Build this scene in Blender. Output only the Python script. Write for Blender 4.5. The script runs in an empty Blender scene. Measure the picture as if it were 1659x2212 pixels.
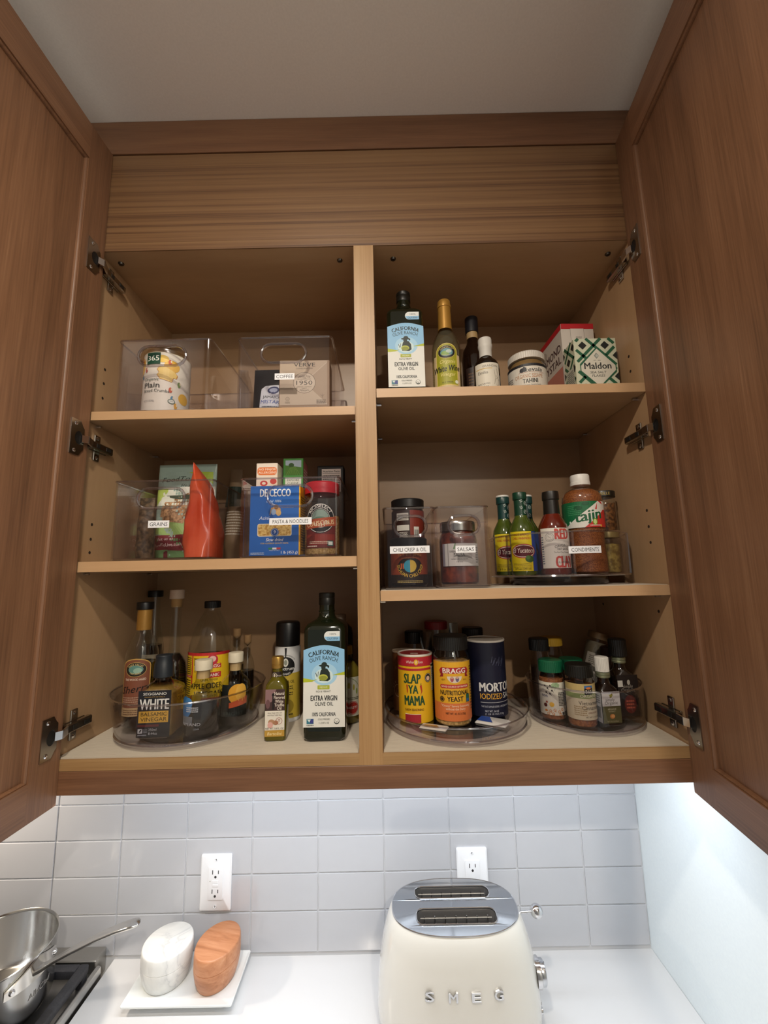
import bpy, bmesh, math, random
from mathutils import Vector, Matrix
from mathutils.geometry import tessellate_polygon
PI = math.pi
SC = bpy.context.scene
C = SC.collection
rnd = random.Random(7)

# ------------------------------------------------------------------ camera, world, lights, exposure
cd = bpy.data.cameras.new('camera')
cam = bpy.data.objects.new('camera', cd); C.objects.link(cam)
cam.location = (0.5777, -0.7641, 1.7498)
cam.rotation_euler = (1.721, 0.0215, 0.0048)
cd.sensor_fit = 'VERTICAL'; cd.sensor_height = 24.0
cd.lens = 896.5 / 2212 * 24.0
cd.clip_start = 0.01
SC.camera = cam

wd = bpy.data.worlds.new('world'); SC.world = wd; wd.use_nodes = True
wd.node_tree.nodes['Background'].inputs[0].default_value = (1.0, 0.94, 0.88, 1)
wd.node_tree.nodes['Background'].inputs[1].default_value = 0.17

def area(name, loc, rot, sx, sy, power, col, shape='RECTANGLE', spread=PI):
    l = bpy.data.lights.new(name, 'AREA'); l.shape = shape; l.size = sx; l.size_y = sy
    l.energy = power; l.color = col; l.spread = spread
    o = bpy.data.objects.new(name, l); C.objects.link(o)
    o.location = loc; o.rotation_euler = rot
    return o
WARM = (1.0, 0.89, 0.75)
area('ceiling_downlight', (0.42, -0.86, 2.715), (0, 0, 0), 0.075, 0.075, 11.0, WARM, 'DISK')
area('ceiling_downlight_far', (0.95, -1.75, 2.715), (0, 0, 0), 0.09, 0.09, 18.0, WARM, 'DISK')
area('under_cabinet_strip', (0.547, 0.085, 1.424), (0, 0, 0), 1.06, 0.015, 3.2, (0.85, 0.925, 1.0))
area('range_hood_lamp', (-0.42, 0.10, 1.50), (0, 0, 0), 0.06, 0.06, 3.4, (1.0, 0.86, 0.70), 'DISK')

vs = SC.view_settings
vs.view_transform = 'Standard'; vs.look = 'None'; vs.gamma = 1.0; vs.use_curve_mapping = False
vs.exposure = 0.35
SC.cycles.use_denoising = True
SC.cycles.max_bounces = 10; SC.cycles.diffuse_bounces = 5; SC.cycles.glossy_bounces = 5
SC.cycles.transmission_bounces = 8; SC.cycles.transparent_max_bounces = 40
SC.cycles.caustics_reflective = False; SC.cycles.caustics_refractive = False
SC.cycles.sample_clamp_indirect = 6.0

# ------------------------------------------------------------------ materials
def lin(h):
    h = h.lstrip('#'); h = ''.join(c * 2 for c in h) if len(h) == 3 else h; v = [int(h[i:i+2], 16) / 255 for i in (0, 2, 4)]
    return tuple(c / 12.92 if c <= 0.04045 else ((c + 0.055) / 1.055) ** 2.4 for c in v) + (1,)
_m = {}
def M(col, rough=0.5, metal=0.0, coat=0.0, spec=0.5):
    k = (col, rough, metal, coat, spec)
    if k in _m: return _m[k]
    m = bpy.data.materials.new('paint'); m.use_nodes = True
    b = m.node_tree.nodes['Principled BSDF']
    b.inputs['Base Color'].default_value = lin(col); b.inputs['Roughness'].default_value = rough
    b.inputs['Metallic'].default_value = metal; b.inputs['Coat Weight'].default_value = coat
    b.inputs['Coat Roughness'].default_value = 0.05
    b.inputs['Specular IOR Level'].default_value = spec
    _m[k] = m; return m
def nodes(name):
    m = bpy.data.materials.new(name); m.use_nodes = True
    nt = m.node_tree
    return m, nt, nt.nodes, nt.links, nt.nodes['Principled BSDF']
def thin(col, refl=0.04, rough=0.02, edge=0.9, power=4.0):
    """thin clear sheet: straight-through light, mirror reflection growing towards grazing"""
    k = ('thin', col, refl, rough, edge, power)
    if k in _m: return _m[k]
    m, nt, N, K, b = nodes('clear'); N.remove(b)
    out = N['Material Output']
    t = N.new('ShaderNodeBsdfTransparent'); t.inputs[0].default_value = lin(col)
    g = N.new('ShaderNodeBsdfGlossy'); g.inputs['Roughness'].default_value = rough
    g.inputs[0].default_value = (1, 1, 1, 1)
    lw = N.new('ShaderNodeLayerWeight'); lw.inputs[0].default_value = 0.5
    p = N.new('ShaderNodeMath'); p.operation = 'POWER'; p.inputs[1].default_value = power
    a = N.new('ShaderNodeMath'); a.operation = 'MULTIPLY_ADD'; a.inputs[1].default_value = edge; a.inputs[2].default_value = refl
    mx = N.new('ShaderNodeMixShader')
    K.new(lw.outputs['Facing'], p.inputs[0]); K.new(p.outputs[0], a.inputs[0])
    a.use_clamp = True
    K.new(a.outputs[0], mx.inputs[0]); K.new(t.outputs[0], mx.inputs[1]); K.new(g.outputs[0], mx.inputs[2])
    K.new(mx.outputs[0], out.inputs['Surface'])
    _m[k] = m; return m
def glass(col, rough=0.0, ior=1.45):
    k = ('glass', col, rough)
    if k in _m: return _m[k]
    m, nt, N, K, b = nodes('solid_clear')
    b.inputs['Base Color'].default_value = lin(col); b.inputs['Roughness'].default_value = rough
    b.inputs['Transmission Weight'].default_value = 1.0; b.inputs['IOR'].default_value = ior
    _m[k] = m; return m
def liquid(col, body=0.35):
    """clear coloured liquid: part tinted see-through, part glowing body colour from scattered light"""
    k = ('liquid', col, body)
    if k in _m: return _m[k]
    m, nt, N, K, b = nodes('liquid')
    b.inputs['Base Color'].default_value = lin(col); b.inputs['Roughness'].default_value = 0.05
    t = N.new('ShaderNodeBsdfTransparent'); t.inputs[0].default_value = lin(col)
    mx = N.new('ShaderNodeMixShader'); mx.inputs[0].default_value = body
    K.new(t.outputs[0], mx.inputs[1]); K.new(b.outputs[0], mx.inputs[2]); K.new(mx.outputs[0], N['Material Output'].inputs['Surface'])
    _m[k] = m; return m
def ramp(N, stops):
    r = N.new('ShaderNodeValToRGB'); e = r.color_ramp.elements
    e[0].position, e[0].color = stops[0][0], lin(stops[0][1])
    e[1].position, e[1].color = stops[-1][0], lin(stops[-1][1])
    for p, c in stops[1:-1]:
        x = e.new(p); x.color = lin(c)
    return r
def wood(name, stops, axis, along=1.6, across=22.0, fine=420.0, rough=0.42, pores=0.35, bump=0.08, warp=0.25):
    m, nt, N, K, b = nodes(name)
    tc = N.new('ShaderNodeTexCoord')
    def mp(a, c, off):
        x = N.new('ShaderNodeMapping'); s = [c, c, c]; s[axis] = a
        x.inputs['Scale'].default_value = s; x.inputs['Location'].default_value = (off, off * 1.7, off * 0.6)
        K.new(tc.outputs['Object'], x.inputs[0]); return x
    n1 = N.new('ShaderNodeTexNoise'); n1.inputs['Scale'].default_value = 1.0; n1.inputs['Detail'].default_value = 5
    n1.inputs['Roughness'].default_value = 0.62; n1.inputs['Distortion'].default_value = warp
    K.new(mp(along, across, 3.1).outputs[0], n1.inputs['Vector'])
    n2 = N.new('ShaderNodeTexNoise'); n2.inputs['Scale'].default_value = 1.0; n2.inputs['Detail'].default_value = 3
    K.new(mp(along * 7, fine, 1.3).outputs[0], n2.inputs['Vector'])
    n3 = N.new('ShaderNodeTexNoise'); n3.inputs['Scale'].default_value = 2.2; n3.inputs['Detail'].default_value = 2
    K.new(tc.outputs['Object'], n3.inputs['Vector'])
    mi = N.new('ShaderNodeMath'); mi.operation = 'MULTIPLY_ADD'; mi.inputs[1].default_value = pores; 
    K.new(n2.outputs[0], mi.inputs[0])
    sub = N.new('ShaderNodeMath'); sub.operation = 'MULTIPLY_ADD'; sub.inputs[1].default_value = 1.0; sub.inputs[2].default_value = -pores * 0.5 - 0.06
    K.new(n1.outputs[0], sub.inputs[0]); K.new(sub.outputs[0], mi.inputs[2])
    ad = N.new('ShaderNodeMath'); ad.operation = 'MULTIPLY_ADD'; ad.inputs[1].default_value = 0.12
    K.new(n3.outputs[0], ad.inputs[0]); K.new(mi.outputs[0], ad.inputs[2])
    r = ramp(N, stops); K.new(ad.outputs[0], r.inputs[0])
    K.new(r.outputs[0], b.inputs['Base Color'])
    b.inputs['Roughness'].default_value = rough
    bp = N.new('ShaderNodeBump'); bp.inputs['Strength'].default_value = bump; bp.inputs['Distance'].default_value = 0.002
    K.new(mi.outputs[0], bp.inputs['Height']); K.new(bp.outputs[0], b.inputs['Normal'])
    return m
def speckle(name, c1, c2, scale, rough=0.5, bump=0.0, lo=0.35, hi=0.65, detail=4, coat=0, metal=0):
    m, nt, N, K, b = nodes(name)
    tc = N.new('ShaderNodeTexCoord')
    n = N.new('ShaderNodeTexNoise'); n.inputs['Scale'].default_value = scale; n.inputs['Detail'].default_value = detail
    K.new(tc.outputs['Object'], n.inputs['Vector'])
    r = ramp(N, [(lo, c1), (hi, c2)]); K.new(n.outputs[0], r.inputs[0]); K.new(r.outputs[0], b.inputs['Base Color'])
    b.inputs['Roughness'].default_value = rough; b.inputs['Coat Weight'].default_value = coat; b.inputs['Metallic'].default_value = metal
    if bump:
        bp = N.new('ShaderNodeBump'); bp.inputs['Strength'].default_value = bump; bp.inputs['Distance'].default_value = 0.002
        K.new(n.outputs[0], bp.inputs['Height']); K.new(bp.outputs[0], b.inputs['Normal'])
    return m
CHERRY = [(0.22, '#614430'), (0.45, '#79563e'), (0.62, '#856046'), (0.8, '#936e52')]
W_DOORZ = wood('brown_oak_upright', CHERRY, 2, 1.2, 20, 420, pores=.6)
W_DOORY = wood('brown_oak_rail', CHERRY, 1, 1.2, 20, 420)
W_RAILX = wood('red_brown_oak', [(0.25, '#64432e'), (0.5, '#7c573e'), (0.75, '#8d664a')], 0, 1.6, 26, 420)
W_BULK = wood('ribbon_oak', [(0.3, '#523826'), (0.42, '#6a4c34'), (0.5, '#7a5a3d'), (0.75, '#896948')], 0, 0.55, 120, 900, warp=0.5, bump=0.15)
W_OAKX = wood('honey_oak_edge', [(0.25, '#8c6a43'), (0.5, '#a07e55'), (0.78, '#ae8d64')], 0, 1.4, 40, 500)
W_OAKZ = wood('honey_oak_upright', [(0.25, '#8a663e'), (0.42, '#a17c52'), (0.7, '#b08d62')], 2, 1.4, 70, 500)
W_MAPLE = wood('maple_board', [(0.2, '#a07f5e'), (0.5, '#ad8c69'), (0.8, '#b79877')], 0, 2.0, 9, 300, rough=0.36, pores=0.12, bump=0.02)
W_MAPLEZ = wood('maple_side', [(0.2, '#a07f5e'), (0.5, '#ad8c69'), (0.8, '#b79877')], 2, 2.0, 9, 300, rough=0.36, pores=0.12, bump=0.02)
W_MAPLEEDGE = wood('maple_edge_band', [(0.2, '#b08a62'), (0.5, '#bd9871'), (0.8, '#c6a37e')], 0, 2.0, 14, 300, rough=0.4, pores=0.12, bump=0.02)
CHROME = M('#d8d8da', 0.12, 1.0); STEEL = M('#c4c2be', 0.24, 1.0); NICKEL = M('#a9a49c', 0.22, 1.0); DARKMETAL = M('#6e6a64', 0.28, 1.0)
BLACK = M('#0c0c0d', 0.4); BLACKGL = M('#101012', 0.16, 0, 0.3); WHITE = M('#e9e7e2', 0.45)
BIN = thin('#f7f6f8', 0.030, 0.03, 0.6, 3.5); BINEDGE = thin('#e6e4e8', 0.14, 0.06, 0.8, 2.0)
CLEARG = thin('#f8faf8', 0.045, 0.02, 0.7, 3.5); CLEARP = thin('#f8f7f5', 0.045, 0.03, 0.7, 3.5)

# ------------------------------------------------------------------ objects
def tag(o, label=None, cat=None, group=None, kind=None):
    if label: o['label'] = label
    if cat: o['category'] = cat
    if group: o['group'] = group
    if kind: o['kind'] = kind
    return o
def thing(name, label, cat, loc=(0, 0, 0), rz=0.0, group=None, rot=None):
    o = bpy.data.objects.new(name, None); C.objects.link(o)
    o.empty_display_size = 0.02; o.location = loc
    o.rotation_euler = rot if rot else (0, 0, math.radians(rz))
    return tag(o, label, cat, group)
def sub(name, parent, loc=(0, 0, 0), rot=(0, 0, 0)):
    o = bpy.data.objects.new(name, None); C.objects.link(o); o.parent = parent
    o.empty_display_size = 0.02; o.location = loc; o.rotation_euler = rot
    return o

def rr(hw, hd, r, z, k=4, cx=0, cy=0):
    r = max(min(r, hw - 1e-5, hd - 1e-5), 1e-5); p = []
    for q, (sx, sy) in enumerate(((1, 1), (-1, 1), (-1, -1), (1, -1))):
        for i in range(k + 1):
            a = PI / 2 * (q + i / k)
            p.append(Vector((cx + sx * (hw - r) + r * math.cos(a), cy + sy * (hd - r) + r * math.sin(a), z)))
    return p
def circ(r, z, n=40, cx=0, cy=0):
    return [Vector((cx + r * math.cos(2 * PI * i / n), cy + r * math.sin(2 * PI * i / n), z)) for i in range(n)]
def sup(a, b, e, z, n=64, cx=0, cy=0):
    o = []
    for i in range(n):
        t = 2 * PI * i / n; c, s = math.cos(t), math.sin(t)
        o.append(Vector((cx + a * math.copysign(abs(c) ** (2 / e), c), cy + b * math.copysign(abs(s) ** (2 / e), s), z)))
    return o
def stadium(w, h, n=8):
    """closed outline, w by h, centred, in 2D"""
    r = min(w, h) / 2; p = []
    for i in range(n + 1):
        a = -PI / 2 + PI * i / n; p.append((w / 2 - r + r * math.cos(a), r * math.sin(a)))
    for i in range(n + 1):
        a = PI / 2 + PI * i / n; p.append((-w / 2 + r + r * math.cos(a), r * math.sin(a)))
    return p

class B:
    def __init__(s): s.bm = bmesh.new()
    def face(s, vs, mi=0):
        try:
            f = s.bm.faces.new(vs); f.material_index = mi; return f
        except ValueError: return None
    def box(s, x0, x1, y0, y1, z0, z1, bev=0.0, mi=0, seg=1):
        bm = s.bm if not bev else bmesh.new()
        v = [bm.verts.new((x, y, z)) for z in (z0, z1) for y in (y0, y1) for x in (x0, x1)]
        for q in ((0, 2, 3, 1), (4, 5, 7, 6), (0, 1, 5, 4), (2, 6, 7, 3), (0, 4, 6, 2), (1, 3, 7, 5)):
            f = bm.faces.new([v[i] for i in q]); f.material_index = mi
        if bev:
            bmesh.ops.bevel(bm, geom=list(bm.edges), offset=bev, segments=seg, profile=0.5, affect='EDGES')
            s.absorb(bm, mi)
        return s
    def absorb(s, bm, mi=None, mat=None):
        mp = {}
        for v in bm.verts: mp[v] = s.bm.verts.new(mat @ v.co if mat else v.co)
        for f in bm.faces:
            g = s.face([mp[v] for v in f.verts], f.material_index if mi is None else mi)
        bm.free(); return s
    def loft(s, rings, mi=0, cap0=True, cap1=True):
        R = [[s.bm.verts.new(p) for p in r] for r in rings]
        n = len(R[0])
        for a, b in zip(R, R[1:]):
            for i in range(n):
                j = (i + 1) % n; s.face([a[i], a[j], b[j], b[i]], mi)
        if cap0: s.face(R[0][::-1], mi)
        if cap1: s.face(R[-1], mi)
        return s
    def lathe(s, prof, n=40, mi=0, cx=0, cy=0):
        """profile of (radius, z) in metres; open ends at radius > 0 are capped unless first == last"""
        ring = []
        for r, z in prof:
            ring.append(None if r < 1e-7 else [s.bm.verts.new(p) for p in circ(r, z, n, cx, cy)])
            if ring[-1] is None: ring[-1] = s.bm.verts.new((cx, cy, z))
        for a, b in zip(ring, ring[1:]):
            la, lb = isinstance(a, list), isinstance(b, list)
            for i in range(n):
                j = (i + 1) % n
                if la and lb: s.face([a[i], a[j], b[j], b[i]], mi)
                elif lb: s.face([a, b[j], b[i]], mi)
                elif la: s.face([a[i], a[j], b], mi)
        return s
    def tube(s, pts, r, n=8, closed=False, mi=0, flat=1.0):
        pts = [Vector(p) for p in pts]; m = len(pts); rings = []
        up = Vector((0, 0, 1)); prev = None
        for i in range(m):
            a = pts[(i - 1) % m] if closed or i > 0 else pts[i]
            b = pts[(i + 1) % m] if closed or i < m - 1 else pts[i]
            t = (b - a).normalized()
            if prev is None:
                u = t.cross(up)
                if u.length < 1e-3: u = t.cross(Vector((1, 0, 0)))
                u.normalize()
            else:
                u = (prev - t * prev.dot(t)).normalized()
            prev = u; w = t.cross(u)
            rad = r[i] if isinstance(r, (list, tuple)) else r
            rings.append([s.bm.verts.new(pts[i] + u * rad * math.cos(2 * PI * k / n) + w * rad * flat * math.sin(2 * PI * k / n)) for k in range(n)])
        seq = list(zip(rings, rings[1:])) + ([(rings[-1], rings[0])] if closed else [])
        for a, b in seq:
            for k in range(n):
                j = (k + 1) % n; s.face([a[k], a[j], b[j], b[k]], mi)
        if not closed: s.face(rings[0][::-1], mi); s.face(rings[-1], mi)
        return s
    def plate(s, outer, holes, f, thick, mi=0):
        """flat plate with holes: outlines in 2D, f(u, v, d) -> point, d in 0..thick"""
        loops = [outer] + holes
        flat = [p for l in loops for p in l]
        tri = tessellate_polygon([[Vector((p[0], p[1], 0)) for p in l] for l in loops])
        A = [s.bm.verts.new(f(p[0], p[1], 0)) for p in flat]; Bv = [s.bm.verts.new(f(p[0], p[1], thick)) for p in flat]
        for t in tri:
            s.face([A[i] for i in t], mi); s.face([Bv[i] for i in reversed(t)], mi)
        k = 0
        for l in loops:
            n = len(l)
            for i in range(n):
                j = (i + 1) % n; s.face([A[k + i], A[k + j], Bv[k + j], Bv[k + i]], mi)
            k += n
        return s
    def xf(s, mat): bmesh.ops.transform(s.bm, matrix=mat, verts=s.bm.verts); return s
    def done(s, name, mats, parent=None, label=None, ang=35, kind=None, smooth=True, fix=True):
        if fix: bmesh.ops.recalc_face_normals(s.bm, faces=s.bm.faces)
        me = bpy.data.meshes.new(name); s.bm.to_mesh(me); s.bm.free()
        for m in (mats if isinstance(mats, (list, tuple)) else [mats]): me.materials.append(m)
        if smooth:
            me.polygons.foreach_set('use_smooth', [True] * len(me.polygons)); me.set_sharp_from_angle(angle=math.radians(ang))
        o = bpy.data.objects.new(name, me); C.objects.link(o)
        if parent: o.parent = parent
        if label: o['label'] = label
        if kind: o['kind'] = kind
        return o
def mm(prof): return [(r / 1000, z / 1000) for r, z in prof]
def lathe(name, prof, mat, parent, n=40, **k): return B().lathe(mm(prof), n).done(name, mat, parent, **k)
def copy_tree(o, loc=None, rz=None, label=None, parent=None):
    c = o.copy(); C.objects.link(c); c.parent = parent
    if loc is not None: c.location = loc
    if rz is not None: c.rotation_euler[2] = math.radians(rz)
    if label: c['label'] = label
    for ch in list(o.children): copy_tree(ch, parent=c)
    return c

# ------------------------------------------------------------------ printed labels
_t = {}
def text_mesh(s, bold=0.0, sh=0.0):
    k = (s, bold, sh)
    if k not in _t:
        cu = bpy.data.curves.new('glyphs', 'FONT'); cu.body = s; cu.size = 1.0; cu.resolution_u = 2
        cu.offset = bold; cu.shear = sh
        o = bpy.data.objects.new('glyphs', cu)
        me = bpy.data.meshes.new_from_object(o)
        v = [(p.co.x, p.co.y) for p in me.vertices]; f = [tuple(p.vertices) for p in me.polygons]
        bpy.data.objects.remove(o); bpy.data.curves.remove(cu); bpy.data.meshes.remove(me)
        _t[k] = (v, f)
    return _t[k]
_v, _f = text_mesh('H'); CAP = max(y for x, y in _v) - min(y for x, y in _v)
class L:
    """print, drawn in millimetres: u to the right, v up"""
    def __init__(s): s.p = []; s.k = 0
    def add(s, v, f, c, up=True):
        s.k += 1 if up else 0
        s.p.append((v, f, c, s.k + (0 if up else 1))); return s
    def poly(s, pts, c):
        t = tessellate_polygon([[Vector((p[0], p[1], 0)) for p in pts]])
        return s.add(list(pts), [tuple(x) for x in t], c)
    def rect(s, u0, v0, u1, v1, c, r=0.0):
        if r <= 0: return s.add([(u0, v0), (u1, v0), (u1, v1), (u0, v1)], [(0, 1, 2, 3)], c)
        q = rr((u1 - u0) / 2, (v1 - v0) / 2, r, 0, 4, (u0 + u1) / 2, (v0 + v1) / 2)
        return s.add([(p.x, p.y) for p in q], [tuple(range(len(q)))], c)
    def ell(s, u, v, a, b, c, t0=0, t1=360, n=28):
        pts = [(u + a * math.cos(math.radians(t0 + (t1 - t0) * i / n)), v + b * math.sin(math.radians(t0 + (t1 - t0) * i / n))) for i in range(n + (t1 - t0 < 360))]
        return s.add(pts, [tuple(range(len(pts)))], c)
    def ring(s, u, v, a, b, w, c, n=32, t0=0, t1=360):
        p = []
        for i in range(n + 1):
            t = math.radians(t0 + (t1 - t0) * i / n)
            p += [(u + a * math.cos(t), v + b * math.sin(t)), (u + (a - w) * math.cos(t), v + (b - w) * math.sin(t))]
        return s.add(p, [(2 * i, 2 * i + 2, 2 * i + 3, 2 * i + 1) for i in range(n)], c)
    def line(s, pts, w, c):
        for (x0, y0), (x1, y1) in zip(pts, pts[1:]):
            d = math.hypot(x1 - x0, y1 - y0) or 1; nx, ny = -(y1 - y0) / d * w / 2, (x1 - x0) / d * w / 2
            s.add([(x0 + nx, y0 + ny), (x0 - nx, y0 - ny), (x1 - nx, y1 - ny), (x1 + nx, y1 + ny)], [(0, 1, 2, 3)], c, False)
        return s
    def txt(s, t, u, v, h, c, w=None, al=0, b=0.0, sh=0.0, arc=0.0, rot=0.0):
        if b:  # heavier strokes: the same word laid over itself, a hair apart
            d = b * h / CAP * .62
            for n, q in enumerate((-d, d)):
                s.k += .3; s.txt(t, u + q * math.cos(math.radians(rot)), v + q * math.sin(math.radians(rot)), h, c, w, al, 0, sh, arc, rot)
            s.k += .3; s.txt(t, u, v + d * .35, h, c, w, al, 0, sh, arc, rot); s.k -= .9
            return s
        vv, ff = text_mesh(t, 0, sh)
        if not vv: return s
        x0 = min(p[0] for p in vv); x1 = max(p[0] for p in vv)
        k = h / CAP; kx = w / (x1 - x0) if w else k
        o = []
        for x, y in vv:
            x = (x - (x0, (x0 + x1) / 2, x1)[al + 1]) * kx; y = y * k
            if arc:
                q = x / arc; x, y = (arc + y) * math.sin(q), (arc + y) * math.cos(q) - arc
            if rot:
                cr, sr = math.cos(math.radians(rot)), math.sin(math.radians(rot)); x, y = x * cr - y * sr, x * sr + y * cr
            o.append((u + x, v + y))
        return s.add(o, ff, c, False)
    def small(s, u0, u1, v0, v1, n, c, seed=1):
        """rows of print too small to read, as broken dashes"""
        q = random.Random(seed); dv = (v1 - v0) / n
        for i in range(n):
            u = u0
            while u < u1 - 0.5:
                e = min(u1, u + q.uniform(1.2, 4.5)); s.add([(u, v0 + dv * i), (e, v0 + dv * i), (e, v0 + dv * (i + .5)), (u, v0 + dv * (i + .5))], [(0, 1, 2, 3)], c, False)
                u = e + 0.6
        return s
    def bars(s, u0, u1, v0, v1, c='#151515', seed=3):
        q = random.Random(seed); u = u0
        while u < u1 - .3:
            e = min(u1, u + q.choice((.3, .3, .6, .9))); s.add([(u, v0), (e, v0), (e, v1), (u, v1)], [(0, 1, 2, 3)], c, False); u = e + q.choice((.3, .4, .7))
        return s
    def make(s, parent, f, du=0, dv=0, base=0.35, nb=1, name='label', rough=0.5, lay=0.035, plabel=None):
        """first nb shapes become the label, the rest its printing (or the printing alone when nb = 0)"""
        lab = None
        for part, items in ((name, s.p[:nb]), ('printing', s.p[nb:])):
            if not items: continue
            bm = bmesh.new(); mats = []; lyr = bm.verts.layers.float.new('off')
            for v, fc, c, k in items:
                m = M(c, rough) if isinstance(c, str) else c
                if m not in mats: mats.append(m)
                vv = []
                for p in v:
                    x = bm.verts.new((p[0], p[1], 0)); x[lyr] = base + lay * k; vv.append(x)
                for q in fc:
                    if len(set(q)) < 3: continue
                    try:
                        g = bm.faces.new([vv[i] for i in q]); g.material_index = mats.index(m)
                    except ValueError: pass
            if bm.verts:
                for ax, d in ((0, du), (1, dv)):
                    if not d: continue
                    lo = min(v.co[ax] for v in bm.verts); hi = max(v.co[ax] for v in bm.verts)
                    k0 = math.floor(lo / d) + 1
                    while k0 * d < hi:
                        co = [0, 0, 0]; no = [0, 0, 0]; co[ax] = k0 * d; no[ax] = 1
                        bmesh.ops.bisect_plane(bm, geom=bm.verts[:] + bm.edges[:] + bm.faces[:], dist=1e-5, plane_co=co, plane_no=no)
                        k0 += 1
            for fa in bm.faces:
                if fa.normal.z < 0: fa.normal_flip()
            for v in bm.verts: v.co = f(v.co.x, v.co.y, v[lyr])
            me = bpy.data.meshes.new(part); bm.to_mesh(me); bm.free()
            for m in mats: me.materials.append(m)
            o = bpy.data.objects.new(part, me); C.objects.link(o)
            o.parent = lab if (lab and part == 'printing') else parent
            if part == name and plabel: o['label'] = plabel
            if lab is None: lab = o
        return lab
def flat(d, cx=0, tilt=0.0): return lambda u, v, o: Vector((cx + u / 1e3, -d - o / 1e3 + tilt * v / 1e3, v / 1e3))
def cyl(R, a0=0.0, Rv=None):
    a0 = math.radians(a0)
    def f(u, v, o):
        r = (Rv(v / 1e3) if Rv else R); a = u / 1e3 / R + a0
        return Vector(((r + o / 1e3) * math.sin(a), -(r + o / 1e3) * math.cos(a), v / 1e3))
    return f
def side(x, sgn=-1): return lambda u, v, o: Vector((x + sgn * o / 1e3, (u if sgn > 0 else -u) / 1e3, v / 1e3))
def wrap(lab, parent, R, a0=0, **k): return lab.make(parent, cyl(R, a0), du=R * 1e3 * 0.13, **k)

# ------------------------------------------------------------------ room
def struct(name, b, m, **k): return tag(b.done(name, m, **k), kind='structure')
XW = 1.152; ZC = 2.734
PAINT = speckle('ceiling_paint', '#e4dfda', '#e8e3de', 260, 0.8, 0.004)
WALLP = speckle('wall_paint', '#dfe7ea', '#e2eaec', 240, 0.6, 0.003)
struct('ceiling', B().box(-2.2, XW + .1, -2.6, 0.42, ZC, ZC + .05), PAINT)
struct('wall_right', B().box(XW, XW + .1, -2.6, 0.42, 0, ZC), WALLP)
wall_back = struct('wall_back', B().box(-2.2, XW, 0.3026, 0.42, 0, ZC), M('#d2d3d6', 0.7))
struct('floor', B().box(-2.2, XW + .1, -2.6, 0.42, -0.05, 0), wood('floor_board', [(.3, '#d8cab6'), (.5, '#e0d4c2'), (.75, '#e6dccc')], 0, 1.5, 12, 300))
# glass tiles, 6 x 3 in, grout recessed between them
TILE = speckle('glass_tile', '#b7b8bd', '#bcbdc1', 3.0, 0.12, 0.0, coat=0.5)
TX0, TZ0, TP = -0.2029, 1.2294, 0.1524
def tile_mesh(x0, x1, z0, z1, nm):
    return B().box(x0, x1, -0.0026, 0.0004, z0, z1, 0.0009, seg=2).done(nm, TILE, wall_back, smooth=False)
cache = {}
for k in range(-3, 9):
    for j in range(-3, 5):
        x0 = TX0 + k * TP; x1 = min(x0 + TP, XW - .001); z1 = TZ0 - j * TP / 2; z0 = max(z1 - TP / 2, 0.917) if j < 3 else 0.9185
        if z1 - z0 < 0.01 or z1 > 1.47: continue
        w, h = round(x1 - x0 - .0030, 4), round(z1 - z0 - .0030, 4)
        if (w, h) in cache:
            o = cache[(w, h)].copy(); C.objects.link(o)
        else:
            o = tile_mesh(0, w, 0, h, 'tile'); cache[(w, h)] = o
        o.location = (x0 + .0015, 0.3026, z0 + .0015)

# ------------------------------------------------------------------ wall cabinet
DEP, ZT, ZB, XR = 0.2958, 2.4214, 1.4476, 1.0941
cab = thing('wall_cabinet', 'brown oak wall cabinet with both doors open over the tiled backsplash', 'cabinet', (0, 0, 0))
def cp(name, b, m, **k): return b.done(name, m, cab, **k)
cp('side_panel', B().box(-.019, 0, 0, DEP, ZB - .0176, 2.65), W_MAPLEZ)
cp('side_panel', B().box(XR, XR + .019, 0, DEP, ZB - .0176, 2.65), W_MAPLEZ)
cp('back_panel', B().box(-.019, XR + .019, DEP, DEP + .0035, ZB - .0176, 2.65), W_MAPLE)
cp('top_board', B().box(0, XR, 0.0015, DEP, ZT, ZT + .019), W_MAPLE)
cp('top_edge', B().box(0, XR, -.0008, 0.0015, ZT, ZT + .019), W_BULK)
for a, b_ in ((0, .5255), (.5657, XR)):
    cp('bottom_board', B().box(a, b_, 0.0015, DEP, ZB - .0176, ZB), W_MAPLE)
    cp('bottom_edge', B().box(a, b_, -.0008, 0.0015, ZB - .0176, ZB + .0008), W_OAKX, label='honey oak front edge')
cp('divider', B().box(.5255, .5657, 0.0015, DEP, ZB - .0176, ZT), W_MAPLEZ)
cp('divider_edge', B().box(.5255, .5657, -.0012, 0.0015, ZB - .0176, ZT), W_OAKZ, label='honey oak upright front edge')
cp('fascia_panel', B().box(-.019, XR + .019, -.0006, 0.018, ZT + .0195, 2.650), W_BULK, label='ribbon-grained oak panel above the opening')
cp('top_rail', B().box(-.5, XW, -.003, 0.018, 2.6525, ZC - .0005, 0.0008), W_RAILX, label='red-brown rail against the ceiling')
cp('light_rail', B().box(-.019, XR + .019, -.0015, 0.018, 1.392, ZB - .0182, 0.0008), W_RAILX, label='red-brown rail along the bottom')
cp('filler_strip', B().box(XR + .0195, XW, 0.0, 0.018, 1.392, 2.652), W_DOORZ)
SH = {'l1': (.001, .5245, 2.0769, 0.0172), 'l2': (.001, .5245, 1.7854, 0.019), 'r1': (.5667, XR - .001, 2.1118, 0.0185), 'r2': (.5667, XR - .001, 1.7211, 0.0185)}
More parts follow.
